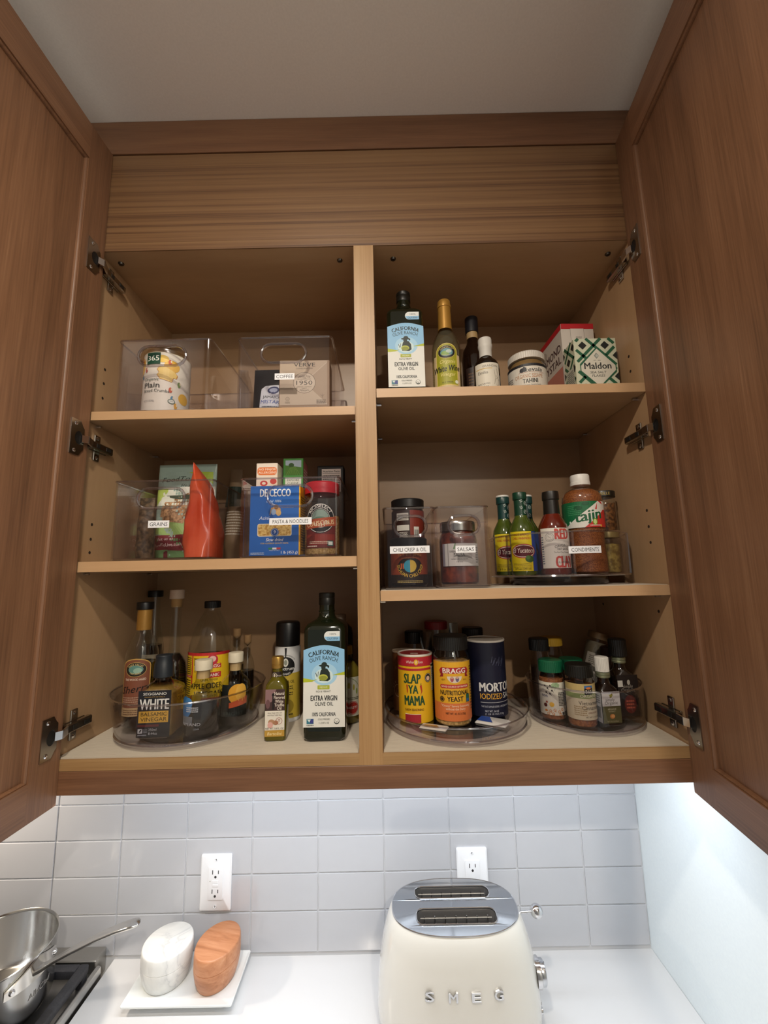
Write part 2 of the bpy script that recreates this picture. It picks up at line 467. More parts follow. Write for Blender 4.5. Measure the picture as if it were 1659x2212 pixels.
for k, (a, b_, z, t) in SH.items():
    cp('shelf', B().box(a, b_, .0075, DEP - .001, z - t, z), W_MAPLE)
    cp('shelf_edge', B().box(a, b_, .0055, .0075, z - t, z), W_MAPLEEDGE, label='pale maple edge band')
    for x, sx in ((a - .001, 1), (b_ + .001, -1)):
        for y in (.036, .25):
            p = B().tube([(x, y, z - t - .0028), (x + sx * .010, y, z - t - .0028)], .0026, 10)
            cp('shelf_pin', p, CHROME, label='bright metal shelf pin')
hole = None
def pin_hole(x, y, z, sx):
    global hole
    if hole is None:
        hole = B().lathe([(0, 0), (.0027, 0), (.0030, .0002), (.0030, -.001)], 14).done('pin_hole', M('#2a1c10', .8), cab); o = hole
    else:
        o = hole.copy(); C.objects.link(o)
    o.location = (x + sx * .0001, y, z); o.rotation_euler = (0, sx * PI / 2, 0)
for y in (.046, .25):
    for z in (2.186, 2.155, 2.123, 1.86, 1.831, 1.805): pin_hole(0, y, z, 1)
    for z in (2.189, 2.156, 1.864, 1.832, 1.801, 1.67): pin_hole(XR, y, z, -1)
for x, y in ((.025, .033), (.493, .038), (.608, .037), (1.069, .037)):
    s_ = B().lathe([(0, ZT - .004), (.004, ZT - .0036), (.0058, ZT - .0016), (.006, ZT)], 18)
    s_.box(-.004, .004, -.0007, .0007, ZT - .0044, ZT - .0036)
    o = cp('screw', s_, DARKMETAL, label='dark steel screw head'); o.location = (x, y, 0)

# doors: five-piece frames, seen from the inside
def door(x, y, ang, w=.552, z0=1.378, z1=2.649, t=.020, mirror=1):
    """inside face runs from the hinge at (x, y) along ang; local +x away from hinge, local +y = inside of the door"""
    d = sub('door', cab, (x, y, 0), (0, 0, ang))
    ST, TR, BR, SC_ = .0600, .074, .060, .004
    y0, y1 = (-t, 0) if mirror > 0 else (0, t)
    yi = 0 if mirror > 0 else 0
    def fr(nm, pts, mat):
        # quad on the face with a chamfered inner edge
        b = B(); s_ = -1 if mirror > 0 else 1
        b.loft([[Vector((p[0], 0, p[1])) for p in pts], [Vector((p[0], s_ * t, p[1])) for p in pts]])
        return b.done(nm, mat, d)
    fr('stile', [(0, z0), (ST, z0), (ST, z1), (0, z1)], W_DOORZ)
    fr('stile', [(w - ST, z0), (w, z0), (w, z1), (w - ST, z1)], W_DOORZ)
    WR = W_DOORX
    fr('rail', [(ST, z0), (w - ST, z0), (w - ST, z0 + BR), (ST, z0 + BR)], WR)
    fr('rail', [(ST, z1 - TR), (w - ST, z1 - TR), (w - ST, z1), (ST, z1)], WR)
    s_ = -1 if mirror > 0 else 1
    pa, pb = sorted((s_ * .0085, s_ * .0145))
    B().box(ST - .001, w - ST + .001, pa, pb, z0 + BR - .001, z1 - TR + .001).done('panel', W_DOORZ, d, label='recessed flat panel')
    # bead around the panel
    bw = .0038
    bb = B()
    o_ = [(ST, z0 + BR), (w - ST, z0 + BR), (w - ST, z1 - TR), (ST, z1 - TR)]
    ins = lambda q: [(ST + q, z0 + BR + q), (w - ST - q, z0 + BR + q), (w - ST - q, z1 - TR - q), (ST + q, z1 - TR - q)]
    bb.loft([[Vector((p[0], s_ * d_, p[1])) for p in ins(q)] for q, d_ in ((0, .0085), (0, .0028), (.0012, .0024), (.0030, .0036), (bw, .0055), (bw, .0088))], 0, False, False)
    bb.done('bead', W_DOORZ, d, fix=False)
    return d
W_DOORX = wood('brown_oak_door_rail', CHERRY, 0, 1.2, 20, 420, pores=.6)
AL = math.radians(-91.5); AR = math.radians(262.5)
dl = door(.0133, -.0025, AL, mirror=1)
dr = door(1.0877, -.0025, AR, mirror=-1)
dl['label'] = 'left door swung open'; dr['label'] = 'right door swung open'

def hinge(xs, sx, z, dx, dy, tilt):
    """xs: side panel face, sx: +1 left side, -1 right side; (dx,dy): hinge end of the door's inside face, tilt: its direction"""
    h = sub('hinge', cab)
    B().box(-.007, .007, 0, .052, -.001, .001).bm.free()
    xa = lambda a: xs + sx * a
    def bx(b, a0, a1, y0, y1, z0, z1, bev=.0008): 
        p, q = sorted((xa(a0), xa(a1))); return b.box(p, q, y0, y1, z + z0, z + z1, bev)
    b = B(); bx(b, 0.0002, .0035, .030, .046, -.026, .026); bx(b, .0002, .0045, .012, .064, -.008, .008)
    b.done('mounting_plate', NICKEL, h)
    for s in (-1, 1):
        q = B().lathe([(0, .0015), (.002, .0015), (.0036, .0006), (.0038, 0)], 14)
        o = q.done('screw', CHROME, h); o.location = (xa(.0035), .038, z + s * .020); o.rotation_euler = (0, sx * PI / 2, 0)
    b = B(); bx(b, .0045, .0155, .006, .070, -.0075, .0075, .002)
    b.done('arm', NICKEL, h)
    b = B(); bx(b, .0153, .0162, .048, .062, -.0035, .0035, .0003); bx(b, .0153, .0160, .020, .030, -.004, .004, .0003)
    b.done('arm_slot', M('#1b1916', .5), h)
    # link from arm to cup
    u = Vector((math.cos(tilt), math.sin(tilt), 0)); n = Vector((sx * 1.0, 0, 0)); n = Vector((-u.y, u.x, 0)) if sx > 0 else Vector((u.y, -u.x, 0))
    base = Vector((dx, dy, z))
    P = lambda a, o_: base + u * a + n * o_
    lk = B(); p0 = Vector((xa(.0145), .008, z)); p1 = P(.010, .0085); p2 = P(.019, .003)
    for a, c_ in ((p0, p1), (p1, p2)):
        dv = (c_ - a).normalized(); nn = dv.cross(Vector((0, 0, 1)))
        q = []
        for pt in (a, c_):
            q.append([pt + nn * .0016 + Vector((0, 0, .0068)), pt + nn * .0016 - Vector((0, 0, .0068)), pt - nn * .0016 - Vector((0, 0, .0068)), pt - nn * .0016 + Vector((0, 0, .0068))])
        lk.loft(q)
    lk.done('link', CHROME, h, label='bright chrome link')
    # cup plate on the door
    pl = B(); out = [(.012, -.020), (.016, -.024), (.022, -.033), (.044, -.033), (.044, .033), (.022, .033), (.016, .024), (.012, .020)]
    cupc = [(.0245 + .0095 * math.cos(2 * PI * i / 20), .0125 * math.sin(2 * PI * i / 20)) for i in range(20)]
    pl.plate(out, [cupc], lambda a, v, d: P(a, .0003 + d) + Vector((0, 0, v)), .0014)
    pl.done('cup_plate', NICKEL, h)
    cu = B()
    cu.loft([[P(a, .0016) + Vector((0, 0, v)) for a, v in cupc], [P(.0245 + (a - .0245) * .92, .0008) + Vector((0, 0, v * .92)) for a, v in cupc]], 0, False, True)
    cu.done('cup', M('#141312', .45), h, label='black recessed cup')
    for s in (-1, 1):
        q = B().lathe([(0, .0016), (.0018, .0018), (.0034, .0008), (.0037, 0)], 14)
        o = q.done('screw', CHROME, h); o.location = P(.033, .0017) + Vector((0, 0, s * .0255))
        o.rotation_euler = n.to_track_quat('Z', 'Y').to_euler()
for z in (2.384, 2.013, 1.493):
    hinge(0, 1, z, .0133, -.0025, AL)
    hinge(XR, -1, z, 1.0877, -.0025, AR)

# ribbed shelf liners
LIN = thin('#e6e2da', 0.10, 0.25, 0.5, 2.0)
LINM = M('#c2b8a8', .35)
def liner(x0, x1, z, label, y0=.004, t=.0015):
    b = B(); n = 92; pr = []
    y1 = DEP - .004
    for i in range(n):
        a = y0 + (y1 - y0) * i / n; c_ = y0 + (y1 - y0) * (i + .5) / n; d_ = y0 + (y1 - y0) * (i + .6) / n
        pr += [(a, z + t), (c_, z + t), (d_, z + t * .35)]
    pr += [(y1, z + t), (y1, z + .0001), (y0, z + .0001)]
    b.loft([[Vector((x0, p[0], p[1])) for p in pr], [Vector((x1, p[0], p[1])) for p in pr]], 0, True, True)
    return tag(b.done('shelf_liner', LINM, smooth=False), label, 'liner')
liner(.002, .5235, ZB, 'ribbed pale shelf liner on the cabinet floor left of the divider')
liner(.5675, XR - .002, ZB, 'ribbed pale shelf liner on the cabinet floor right of the divider')
liner(.568, XR - .003, 1.7211, 'ribbed pale shelf liner under the turntable of condiments', .007, .0010)
ZL1, ZL2, ZR1, ZR2, ZF = 2.0770, 1.7855, 2.1119, 1.7222, 1.4493

# ------------------------------------------------------------------ shared builders for the goods
def bin_(x0, x1, z, label, y0=.012, dep=.255, h=.152, hole=None, sticker=None):
    """clear storage bin; hole = (u, v, w, h) in mm from the bin's centre and foot; sticker = (text, u, v, w, h)"""
    w = (x1 - x0) / 2; t = .0026; r = .009
    o = thing('storage_bin', label, 'storage bin', ((x0 + x1) / 2, y0, z), group='clear storage bins')
    b = B()
    hu, hv, hw, hh = [q / 1000 for q in hole]
    hl = [(hu + p[0], hv + p[1]) for p in stadium(hw, hh)]
    b.plate([(-w + r, .003), (w - r, .003), (w - r, h), (-w + r, h)], [hl], lambda u, v, d: Vector((u, d, v)), t)
    b.done('front_wall', BIN, o)
    # the other three walls, with the round front corners
    def path(off):
        p = []; ww = w - off; rr_ = max(r - off, .002)
        for i in range(6):
            a = -PI / 2 + PI / 2 * (1 - i / 5) - PI / 2
            p.append((-ww + rr_ - rr_ * math.sin(PI / 2 * i / 5), off + rr_ - rr_ * math.cos(PI / 2 * i / 5)))
        for i in range(5): 
            a = PI / 2 * i / 4; p.append((-ww + rr_ - rr_ * math.cos(a), dep - off - rr_ + rr_ * math.sin(a)))
        q = [(-a, c_) for a, c_ in reversed(p)]
        return p + q
    po, pi_ = path(0), path(t)
    b = B(); n = len(po)
    lo = [[b.bm.verts.new((x, y, zz)) for x, y in pp] for pp, zz in ((po, .003), (po, h), (pi_, h), (pi_, .003))]
    for k in range(4):
        A, D = lo[k], lo[(k + 1) % 4]
        for i in range(n - 1): b.face([A[i], A[i + 1], D[i + 1], D[i]])
    b.done('wall', BIN, o)
    b = B(); b.loft([rr(w - .004, dep / 2 - .004, .008, 0, 4, 0, dep / 2), rr(w - .0005, dep / 2 - .0005, .009, .003, 4, 0, dep / 2), rr(w - .0027, dep / 2 - .0027, .007, .0048, 4, 0, dep / 2)])
    b.done('floor', BINEDGE, o)
    rim = [Vector((x, y, h)) for x, y in po]
    B().tube(rim, .0019, 8, closed=True).done('rim', BINEDGE, o)
    B().tube([Vector((p[0], .0008, p[1])) for p in hl], .0030, 8, closed=True).done('handle_rim', BINEDGE, o)
    if sticker: stick(o, *sticker)
    return o
def stick(o, t, u, v, w, h, f=None, tw=None):
    l = L().rect(u - w / 2, v - h / 2, u + w / 2, v + h / 2, '#e9eaee')
    l.txt(t, u, v - h * .27, h * .52, '#17171b', w=tw or w * .84)
    l.make(o, f or flat(.0002), du=0 if not f else 6, base=.25, name='name_sticker', plabel='white printed sticker')

def turntable(x, y, z, label, rf, rim, h, zf=.012, mat=None, extra=None):
    o = thing('turntable', label, 'turntable', (x, y, z), group='clear turntables')
    B().lathe([(0, 0), (rf * .70, 0), (rf * .72, .004), (rf * .72, zf - .003), (0, zf - .003)], 56).done('base_disc', thin('#b9b4ae', .06, .1, .5, 2.5), o)
    B().lathe([(0, zf - .003), (rf, zf - .003), (rf + .001, zf - .001), (rf, zf), (0, zf)], 64).done('floor', BIN, o)
    B().lathe([(rf, zf - .002), (rim, h), (rim - .0024, h), (rf - .0024, zf - .0004), (rf, zf - .002)], 72).done('wall', BIN, o)
    B().tube(circ(rim - .001, h, 72), .0018, 8, closed=True).done('rim', BINEDGE, o)
    B().tube(circ(rf + .0005, zf - .002, 72), .0019, 8, closed=True).done('foot_ring', BINEDGE, o)
    return o
def cap(parent, r, z0, z1, mat, name='cap', ribs=0, rnd_=.0012, label=None):
    """screw cap with optional upright ribs"""
    b = B()
    if ribs:
        n = ribs * 2
        ring = lambda q, z: [Vector(((q - (.0006 if i % 2 else 0)) * math.cos(2 * PI * i / n), (q - (.0006 if i % 2 else 0)) * math.sin(2 * PI * i / n), z)) for i in range(n)]
        b.loft([ring(r, z0), ring(r, z1 - rnd_), ring(r - rnd_, z1)])
    else:
        b.lathe([(0, z0), (r - .0003, z0), (r, z0 + .0004), (r, z1 - rnd_), (r - rnd_ * .3, z1 - rnd_ * .3), (r - rnd_, z1), (0, z1)], 40)
    return b.done(name, mat, parent, label=label)
GRP = {}

# ------------------------------------------------------------------ top left shelf
bin_(.0475, .2355, ZL1, 'empty-fronted clear bin at the left of the top left shelf, holding the bread crumbs', hole=(-4.5, 118, 96, 42))
bin_(.288, .4785, ZL1, 'clear bin with a COFFEE sticker on the top left shelf', hole=(-2, 118, 90, 40), sticker=('COFFEE', 1.2, 67.5, 39.5, 13.5))
# bread crumbs canister
o = thing('bread_crumb_canister', 'cream canister of bread crumbs with yellow toast pictures inside a clear bin', 'canister', (.1155, .0760, ZL1 + .005))
R_ = .0455
lathe('body', [(0, 0), (45.5, 0), (45.5, 132), (45.5, 133), (0, 133)], M('#ece6d8', .5), o)
lathe('lid', [(0, 132.6), (46.6, 132.6), (46.8, 133.5), (46.8, 140), (45.6, 141.5), (43, 141.5), (42, 139), (0, 139)], thin('#f4efe2', .08, .2, .5), o, label='clear plastic lid')
l = L()
for u, v, a, b_, c_, n in ((28, 104, 15, 13, '#e9b63c', 0), (-42, 106, 13, 20, '#e7b53a', 0), (10, 118, 12, 8, '#f0c95a', 0), (-55, 60, 12, 16, '#e9b63c', 0), (55, 40, 12, 12, '#e9b63c', 0)):
    l.ell(u, v, a, b_, c_)
toast = [(2, 92), (6, 97), (2, 103), (6, 110), (16, 111), (26, 106), (36, 102), (42, 95), (40, 88), (34, 88), (31, 78), (8, 83)]
l.poly([(-2 + p[0], p[1] - 9) for p in toast], '#c8862c'); l.poly([(-2 + p[0] * .93 + 1.4, (p[1] - 9) * .97 + 3) for p in toast], '#f2d070')
for u, v, c_, rt in ((-24, 95, '#b03a2c', .5), (24, 112, '#c9532e', -.4), (-35, 82, '#4a86a8', .6), (27, 52, '#c9532e', .5), (31, 34, '#4a86a8', .2), (-38, 118, '#b03a2c', .4), (43, 68, '#7a9a55', .2), (38, 20, '#e0a63a', .1)):
    l.ell(u, v, 3.4, 6, c_); l.ell(u + 2, v + 2, 1.4, 3, '#e9d9b8')
l.rect(-23, 106, 6, 131, '#1d4a38', 1.0); l.txt('365', -8.5, 113, 11, '#f2f2ea', w=24, b=.01)
l.txt('Organic', -26, 70, 6.0, '#2d4a3c', w=31, al=-1, sh=.15); l.txt('Plain', -26, 55, 10.5, '#1b2420', w=33, al=-1, b=.025)
l.txt('Bread Crumbs', -26, 45.5, 6.0, '#2a3a33', w=51, al=-1, b=.008); l.txt('NET WT 15 OZ (425g)', -26, 25, 3.2, '#556', w=24, al=-1)
l.ell(30, 28, 7, 5, '#2d5a45'); l.ell(30, 28, 5.6, 3.8, '#e9eae2'); l.txt('USDA', 30, 27, 2.6, '#2d5a45', w=8)
wrap(l, o, R_, 3, nb=0)
# coffee bin: black bag, cream paper bag, brown carton
def pouch(parent, w, h, t, mat, name='bag', seal=.012, crink=.002, seed=1, foot=.6, top=.95, n=36, lean=0.0):
    """stand-up pouch: half-width w, height h, half-thickness t at the foot, flat seal at the top"""
    q = random.Random(seed); ph = [(q.uniform(30, 130), q.uniform(30, 120), q.uniform(0, 6)) for _ in range(5)]
    def half(z):
        s = z / h
        tt = t * (foot + (1 - foot) * min(1, s * 5)) * (1 - max(0, (s - .25) / .75) ** 1.6) if s < 1 else 0
        return max(tt, .0012)
    def wid(z):
        s = z / h; return w * (1 - (1 - top) * s) * (0.965 + .035 * min(1, s * 6))
    def surf(u, z, sgn):
        W = wid(z); a = min(1, abs(u) / W)
        d = half(z) * (1 - a ** 2.4) ** .6
        fade = min(1, (1 - a) * 4) * min(1, z / .02, max(0, (h - seal - z) / .03))
        d += crink * fade * sum(math.sin(A * u + B_ * z + p) for A, B_, p in ph) / 2.2
        return Vector((u, sgn * max(d, .0006) + lean * z, z))
    b = B(); rings = []
    NZ = 18
    for k in range(NZ + 1):
        z = h * k / NZ; W = wid(z); rg = []
        for i in range(n):
            a = 2 * PI * i / n; u = W * math.cos(a); rg.append(surf(u, z, -1 if math.sin(a) < 0 else 1))
        rings.append(rg)
    b.loft(rings)
    o = b.done(name, mat, parent, ang=50)
    return o, (lambda u, v, off: surf(u / 1e3, v / 1e3, -1) - Vector((0, off / 1e3 + .0003, 0)))
o = thing('coffee_bag', 'black coffee bag with a white label, behind the COFFEE sticker', 'bag', (.3400, .098, ZL1 + .005))
bg, f = pouch(o, .0455, .122, .026, M('#15151b', .35), seed=4)
l = L().poly([(-24, 3), (27, 3), (27, 78), (-14, 78), (-22, 70)], '#dfe3ea').ell(4, 66, 13, 9, '#38406e').ell(4, 66, 9, 5.5, '#a9b2cc')
l.txt('JAMAICA', 2, 46, 6.5, '#1c1e24', w=38, b=.02).txt('MISTAKE', 2, 33, 8, '#2f54a8', w=46, b=.01, sh=.1)
l.rect(-20, 8, -10, 18, '#30343c').rect(4, 11, 9, 16, '#3a70b8').rect(16, 9, 25, 16, '#2f6fb5').small(-18, 24, 22, 28, 2, '#3a3f4c')
l.make(o, f, du=5, dv=7)
o = thing('paper_bag', 'folded cream paper bag standing behind the black coffee bag', 'bag', (.375, .178, ZL1 + .005))
b = B(); b.loft([rr(.058, .028, .004, 0), rr(.058, .026, .004, .11), rr(.058, .010, .003, .145), rr(.057, .0012, .001, .158)]); b.done('bag', M('#d9cbb4', .7), o)
b = B(); b.box(-.050, .054, -.0145, -.0135, .125, .140, .0003); b.done('tin_tie', M('#c9b99d', .6), o)
o = thing('coffee_carton', 'tan carton of coffee with a pale printed front, behind the COFFEE sticker', 'box', (.418, .0620, ZL1 + .005), 1)
B().box(-.052, .052, -.022, .022, 0, .112, .0012).done('carton', M('#a88d72', .6), o)
l = L().poly([(-50, 111), (-50, 14), (47, 14), (47, 109), (49, 111)], '#cdbba2').poly([(-50, 111), (-50, 90), (-2, 63), (47, 108), (47, 111)], '#c2ad92').poly([(47, 106), (47, 16), (0, 62)], '#b59f84')
l.ell(0, 62, 23, 23, '#d6c6ae').ring(0, 62, 23, 23, .9, '#6b5c4a').rect(-19, 56, 19, 68, '#dccdb6')
l.txt('VERVE', 0, 97.5, 8, '#3d3328', w=44, b=.02).txt('COFFEE ROASTERS', 0, 92, 2.6, '#4a3f33', w=34)
l.txt('1950', 0, 57.5, 9, '#3d3328', w=33).txt('MADE FOR', 0, 74.5, 4, '#5a4d3d', w=24, arc=26).txt('THE', 0, 71, 2.6, '#5a4d3d').txt('MODERN EXPLORER', 0, 68.8, 2.0, '#5a4d3d', w=28)
l.txt('VIBRANT + COMPLEX', 0, 52, 2.2, '#5a4d3d', w=30).txt('EASY', 0, 48, 3, '#5a4d3d', w=10).txt('SIPPING', 0, 42.5, 4, '#5a4d3d', w=21, arc=-26)
l.ring(-34, 27, 4.2, 4.2, .5, '#6b5c4a').txt('61', -34, 25.4, 3.2, '#6b5c4a').small(-39, -29, 18, 22, 2, '#6b5c4a').line([(37, 28), (37, 38)], .5, '#6b5c4a').line([(33, 36), (37, 32), (41, 36)], .5, '#6b5c4a').small(25, 44, 17, 26, 3, '#5a4d3d', 5)
l.make(o, flat(.022), nb=1)

# ------------------------------------------------------------------ middle left shelf
bin_(.0605, .2510, ZL2, 'clear bin with a GRAINS sticker on the middle left shelf', hole=(-4, 118, 90, 38), sticker=('GRAINS', -5, 68, 40, 13.5))
bin_(.3025, .4930, ZL2, 'clear bin with a PASTA & NOODLES sticker on the middle left shelf', hole=(0, 117, 86, 40), sticker=('PASTA & NOODLES', 2, 68, 80, 13.5))
def speck(name, c1, c2, s, r=.6, bump=.6): return speckle(name, c1, c2, s, r, bump, .4, .6, 3)
GRAIN = speck('chickpeas', '#7d5c3f', '#c79b70', 130)
o = thing('grain_bag', 'green and white pouch of chickpeas in the GRAINS bin', 'bag', (.1310, .1580, ZL2 + .005), 0)
bg, f = pouch(o, .066, .218, .030, M('#9fb7ae', .3), seed=2, crink=.003, foot=.7, top=1.0)
l = L().rect(-66, 4, 66, 200, '#9fb7ae')
l.poly([(-66, 122), (66, 112), (66, 165), (-66, 160)], '#e6e8dc').poly([(-66, 160), (-66, 118), (-30, 160)], '#b9cf6a')
l.poly([(-60, 70), (62, 58), (62, 138), (20, 150), (-40, 128)], GRAIN).ell(10, 146, 50, 12, '#4d5749', 190, 350)
l.poly([(-66, 54), (62, 44), (62, 5), (-66, 5)], '#6c9460').poly([(-66, 58), (14, 50), (14, 78), (-30, 84), (-66, 70)], '#9fbf72')
l.ell(26, 78, 17, 14, '#8fbf5a').rect(24, 50, 29, 70, '#7a5a3a')
l.poly([(-66, 54), (16, 55), (10, 20), (-66, 24)], '#7a2530').rect(-36, 5, -26, 22, '#6a2530')
l.txt('Visit us at', -32, 43, 6, '#f0dcd6', w=40, b=.01, rot=2).txt('foodToLive.com', -26, 30, 7, '#f0dcd6', w=66, b=.02, rot=2)
l.txt('FoodToLive', -6, 178, 11, '#2c3a33', w=96, sh=.2, rot=3).txt('Healthy', 14, 163, 7, '#2c3a33', w=40, sh=.2)
l.poly([(5, 199), (60, 199), (62, 170), (40, 186)], '#a9c24a').ell(30, 184, 9, 6, '#c8d878')
l.p = [([(x * .985, y) for x, y in v], q, c_, k_) for v, q, c_, k_ in l.p]
l.make(o, f, du=6, dv=8)
o = thing('lentil_bag', 'clear bag of brown lentils at the left side of the GRAINS bin', 'bag', (.0850, .0850, ZL2 + .005), 0)
pouch(o, .0165, .128, .020, speck('lentils', '#3a2e20', '#66523a', 110), seed=8, crink=.002)[0]
o = thing('red_bag', 'shiny orange red pouch standing edge-on at the right front of the GRAINS bin', 'bag', (.2135, .0720, ZL2 + .005), -2)
RED = speckle('orange_film', '#c8492c', '#d8603e', 14, .2, .3)
b = B(); rings = []; q = random.Random(5)
for k in range(21):
    z = .188 * k / 20; s_ = k / 20
    t = .0330 * (.86 + .14 * min(1, s_ * 6)) * (1 - max(0, (s_ - .25) / .75) ** 1.3) + .0007; d = .046 * (1 - .10 * s_) 
    rg = []
    for i in range(40):
        a = 2 * PI * i / 40; c_, n_ = math.cos(a), math.sin(a); fd = min(1, t / .008)
        x = t * math.copysign(abs(c_) ** .75, c_) + .0014 * fd * math.sin(4 * a + z * 95) - .010 * s_
        y = d * math.copysign(abs(n_) ** .8, n_) + .0012 * fd * math.sin(7 * a - z * 70)
        if n_ < 0: y += .008 * (1 - abs(c_)) * math.sin(PI * min(1, s_ * 1.2)) - .0 * s_
        rg.append(Vector((x, y, z - (.030 * s_ ** 3) * (y + .043) / .086)))
    rings.append(rg)
b.loft(rings); b.done('bag', RED, o, ang=60)
o = thing('brown_bag', 'brown paper pouch with a dark green top behind the red pouch', 'bag', (.2170, .2260, ZL2 + .005), 8)
bg, f = pouch(o, .025, .222, .024, M('#8a7154', .6), seed=11, top=.55)
L().poly([(-24, 128), (24, 128), (18, 178), (-18, 178)], '#24332a').small(-20, 20, 60, 120, 9, '#d8cdb8', 3).make(o, f, du=6, dv=8, nb=0)
# pasta box
o = thing('pasta_box', 'bright blue pasta carton with a window, behind the PASTA & NOODLES sticker', 'box', (.3625, .0650, ZL2 + .005))
B().box(-.0495, .0495, -.0235, .0235, 0, .139, .0008).done('carton', M('#f0b52c', .42), o)
l = L().rect(-49.2, .5, 46.8, 138.6, '#1a63b8')
l.txt('DE CECCO', 0, 117, 15, '#eef2f6', w=60, b=.035).txt('dal 1886', 0, 105, 5, '#cfe0f2', w=24, sh=.2).txt('n.', -16, 105, 4, '#cfe0f2')
l.ell(2, 90, 9, 8, '#c9965a').ell(2, 96, 4.4, 5, '#7a5232').ell(-3, 86, 5, 6, '#8fa7c8').ell(7, 84, 5, 6, '#d6b070').line([(-7, 95), (-10, 80)], 1.4, '#c8a24e')
l.txt('Acini', -21, 71, 6.5, '#dce8f4', w=20, sh=.25, b=.01)
l.rect(-34, 38, 33, 63, '#f2e6c0', 4).rect(-32.5, 39.5, 31.5, 61.5, speck('tiny_pasta', '#b98a34', '#e8c878', 220, .5, .3), 3)
l.ell(0, 46, 8, 8, '#1c4c94').ring(0, 46, 7, 7, .7, '#c9d8ec').txt('9', 0, 43.5, 6, '#eef2f6')
l.txt('Slow dried', 0, 28.5, 6, '#eef2f6', w=34, sh=.2, b=.02).txt('FOR A SUPERIOR QUALITY PASTA', 0, 23, 2.8, '#d4b85a', w=54, b=.02)
l.rect(-12, 12.5, -4, 16, '#2c8a4c').rect(-4, 12.5, 4, 16, '#eeeeee').rect(4, 12.5, 12, 16, '#c23a34').txt('MADE IN ITALY', 0, 9.5, 2.2, '#dce8f4', w=20)
l.txt('1 lb (453 g)', 29, 4, 5, '#eef2f6', w=32, b=.02).small(-46, -20, 3, 8, 2, '#c3d6ea')
l.make(o, flat(.0235), nb=0)
l = L().small(-18, 18, 10, 120, 22, '#7a5a1a', 6); l.make(o, side(.0495, 1), nb=0)
# couscous jar
o = thing('couscous_jar', 'clear jar of couscous with a red lid in the PASTA & NOODLES bin', 'jar', (.450, .0760, ZL2 + .005))
COUS = speck('couscous', '#b08a4a', '#dcb878', 260, .7, .5)
lathe('jar', [(0, 0), (33, 0), (36, 3), (36, 112), (33, 120), (31, 124), (0, 124)], CLEARP, o)
lathe('couscous', [(0, 1), (33, 1.2), (34.8, 4), (34.8, 78), (0, 80)], COUS, o)
cap(o, .0355, .124, .1475, M('#b81f2c', .35), 'lid', ribs=44, rnd_=.003)
l = L().rect(-32, 14, 32, 62, '#6a1a14', 2).rect(-32, 20, 32, 40, '#8a2a1c')
l.ell(0, 72, 30, 30, '#16191a').ring(0, 72, 28.5, 28.5, 1, '#e8e4da').ring(0, 72, 19, 19, .8, '#e8e4da').ell(0, 72, 17, 17, '#8fa89a').ell(0, 66, 16, 9, '#5d7f6a').ell(2, 62, 15, 7, '#e0d6c0')
l.txt('RICESELECT', 0, 93, 6.4, '#f0ece2', w=46, arc=21, b=.03)
l.poly([(-33, 50), (36, 58), (33, 66), (36, 76), (-33, 68)], '#b4532c').txt('COUSCOUS', 0, 57.5, 9, '#f2d9a8', w=58, b=.02, rot=6.5)
l.small(-22, 18, 22, 28, 2, '#e0c8b0').rect(14, 17, 27, 28, '#24514a').rect(16, 19, 25, 26, '#dfe6dc').small(-28, -6, 16, 20, 1, '#e8d8c8', 4)
wrap(l, o, .036, 2, nb=1)
o = thing('cracker_box', 'pale carton with an orange NO MAJOR ALLERGENS badge behind the blue pasta carton', 'box', (.3295, .118, ZL2 + .005))
B().box(-.0225, .0225, -.024, .024, 0, .200, .0008).done('carton', M('#eadfd2', .5), o)
l = L().rect(-20, 174, 21, 191, '#e07a3c', 6).txt('NO MAJOR', 1, 184, 4.6, '#f6e8da', w=36, b=.02).txt('ALLERGENS', 1, 177, 4.6, '#f6e8da', w=38, b=.02).ell(-6, 156, 8, 6, '#c23a3a').ell(14, 160, 7, 6, '#c8453f').ell(-6, 156, 4, 3, '#eadfd2').small(-20, 20, 140, 148, 2, '#8a6a5a')
l.make(o, flat(.024), nb=0)
o = thing('noodle_box', 'tall green carton with a field picture beside the pale carton', 'box', (.378, .152, ZL2 + .005), 0)
B().box(-.022, .022, -.026, .026, 0, .2185, .0008).done('carton', M('#4f9a48', .45), o)
l = L().rect(-17, 181, 18, 214, '#b7cbe0').poly([(-17, 181), (18, 181), (18, 198), (-17, 203)], '#5a8f3e').ell(-4, 203, 6, 5, '#3c5f34')
for k in range(-3, 4): l.line([(k * 5, 181), (k * 1.6, 199)], .7, '#86b254')
l.rect(-17, 150, 18, 175, '#e6e9df').txt('EXPLORE', 0, 167, 4.4, '#2c4a33', w=26, b=.02).txt('CUISINE', 0, 160, 4.4, '#2c4a33', w=24).make(o, flat(.026), nb=0)
l = L().rect(-24, 3, 24, 215, '#a8625e').small(-20, 20, 60, 200, 22, '#e4c8bc', 9); l.make(o, side(.022, 1), nb=1, name='side_panel')
o = thing('dark_box', 'black carton with a Nutrition Facts panel at the back of the PASTA bin', 'box', (.4545, .190, ZL2 + .005))
B().box(-.030, .030, -.020, .020, 0, .212, .0008).done('carton', M('#16100e', .5), o)
l = L().rect(-20, 150, 24, 204, '#d8cec8').txt('Nutrition Facts', 2, 196, 4.6, '#181210', w=38, b=.03).line([(-18, 193.5), (22, 193.5)], 1, '#181210').small(-18, 22, 154, 191, 9, '#2a2220', 5)
l.make(o, flat(.020), nb=1)

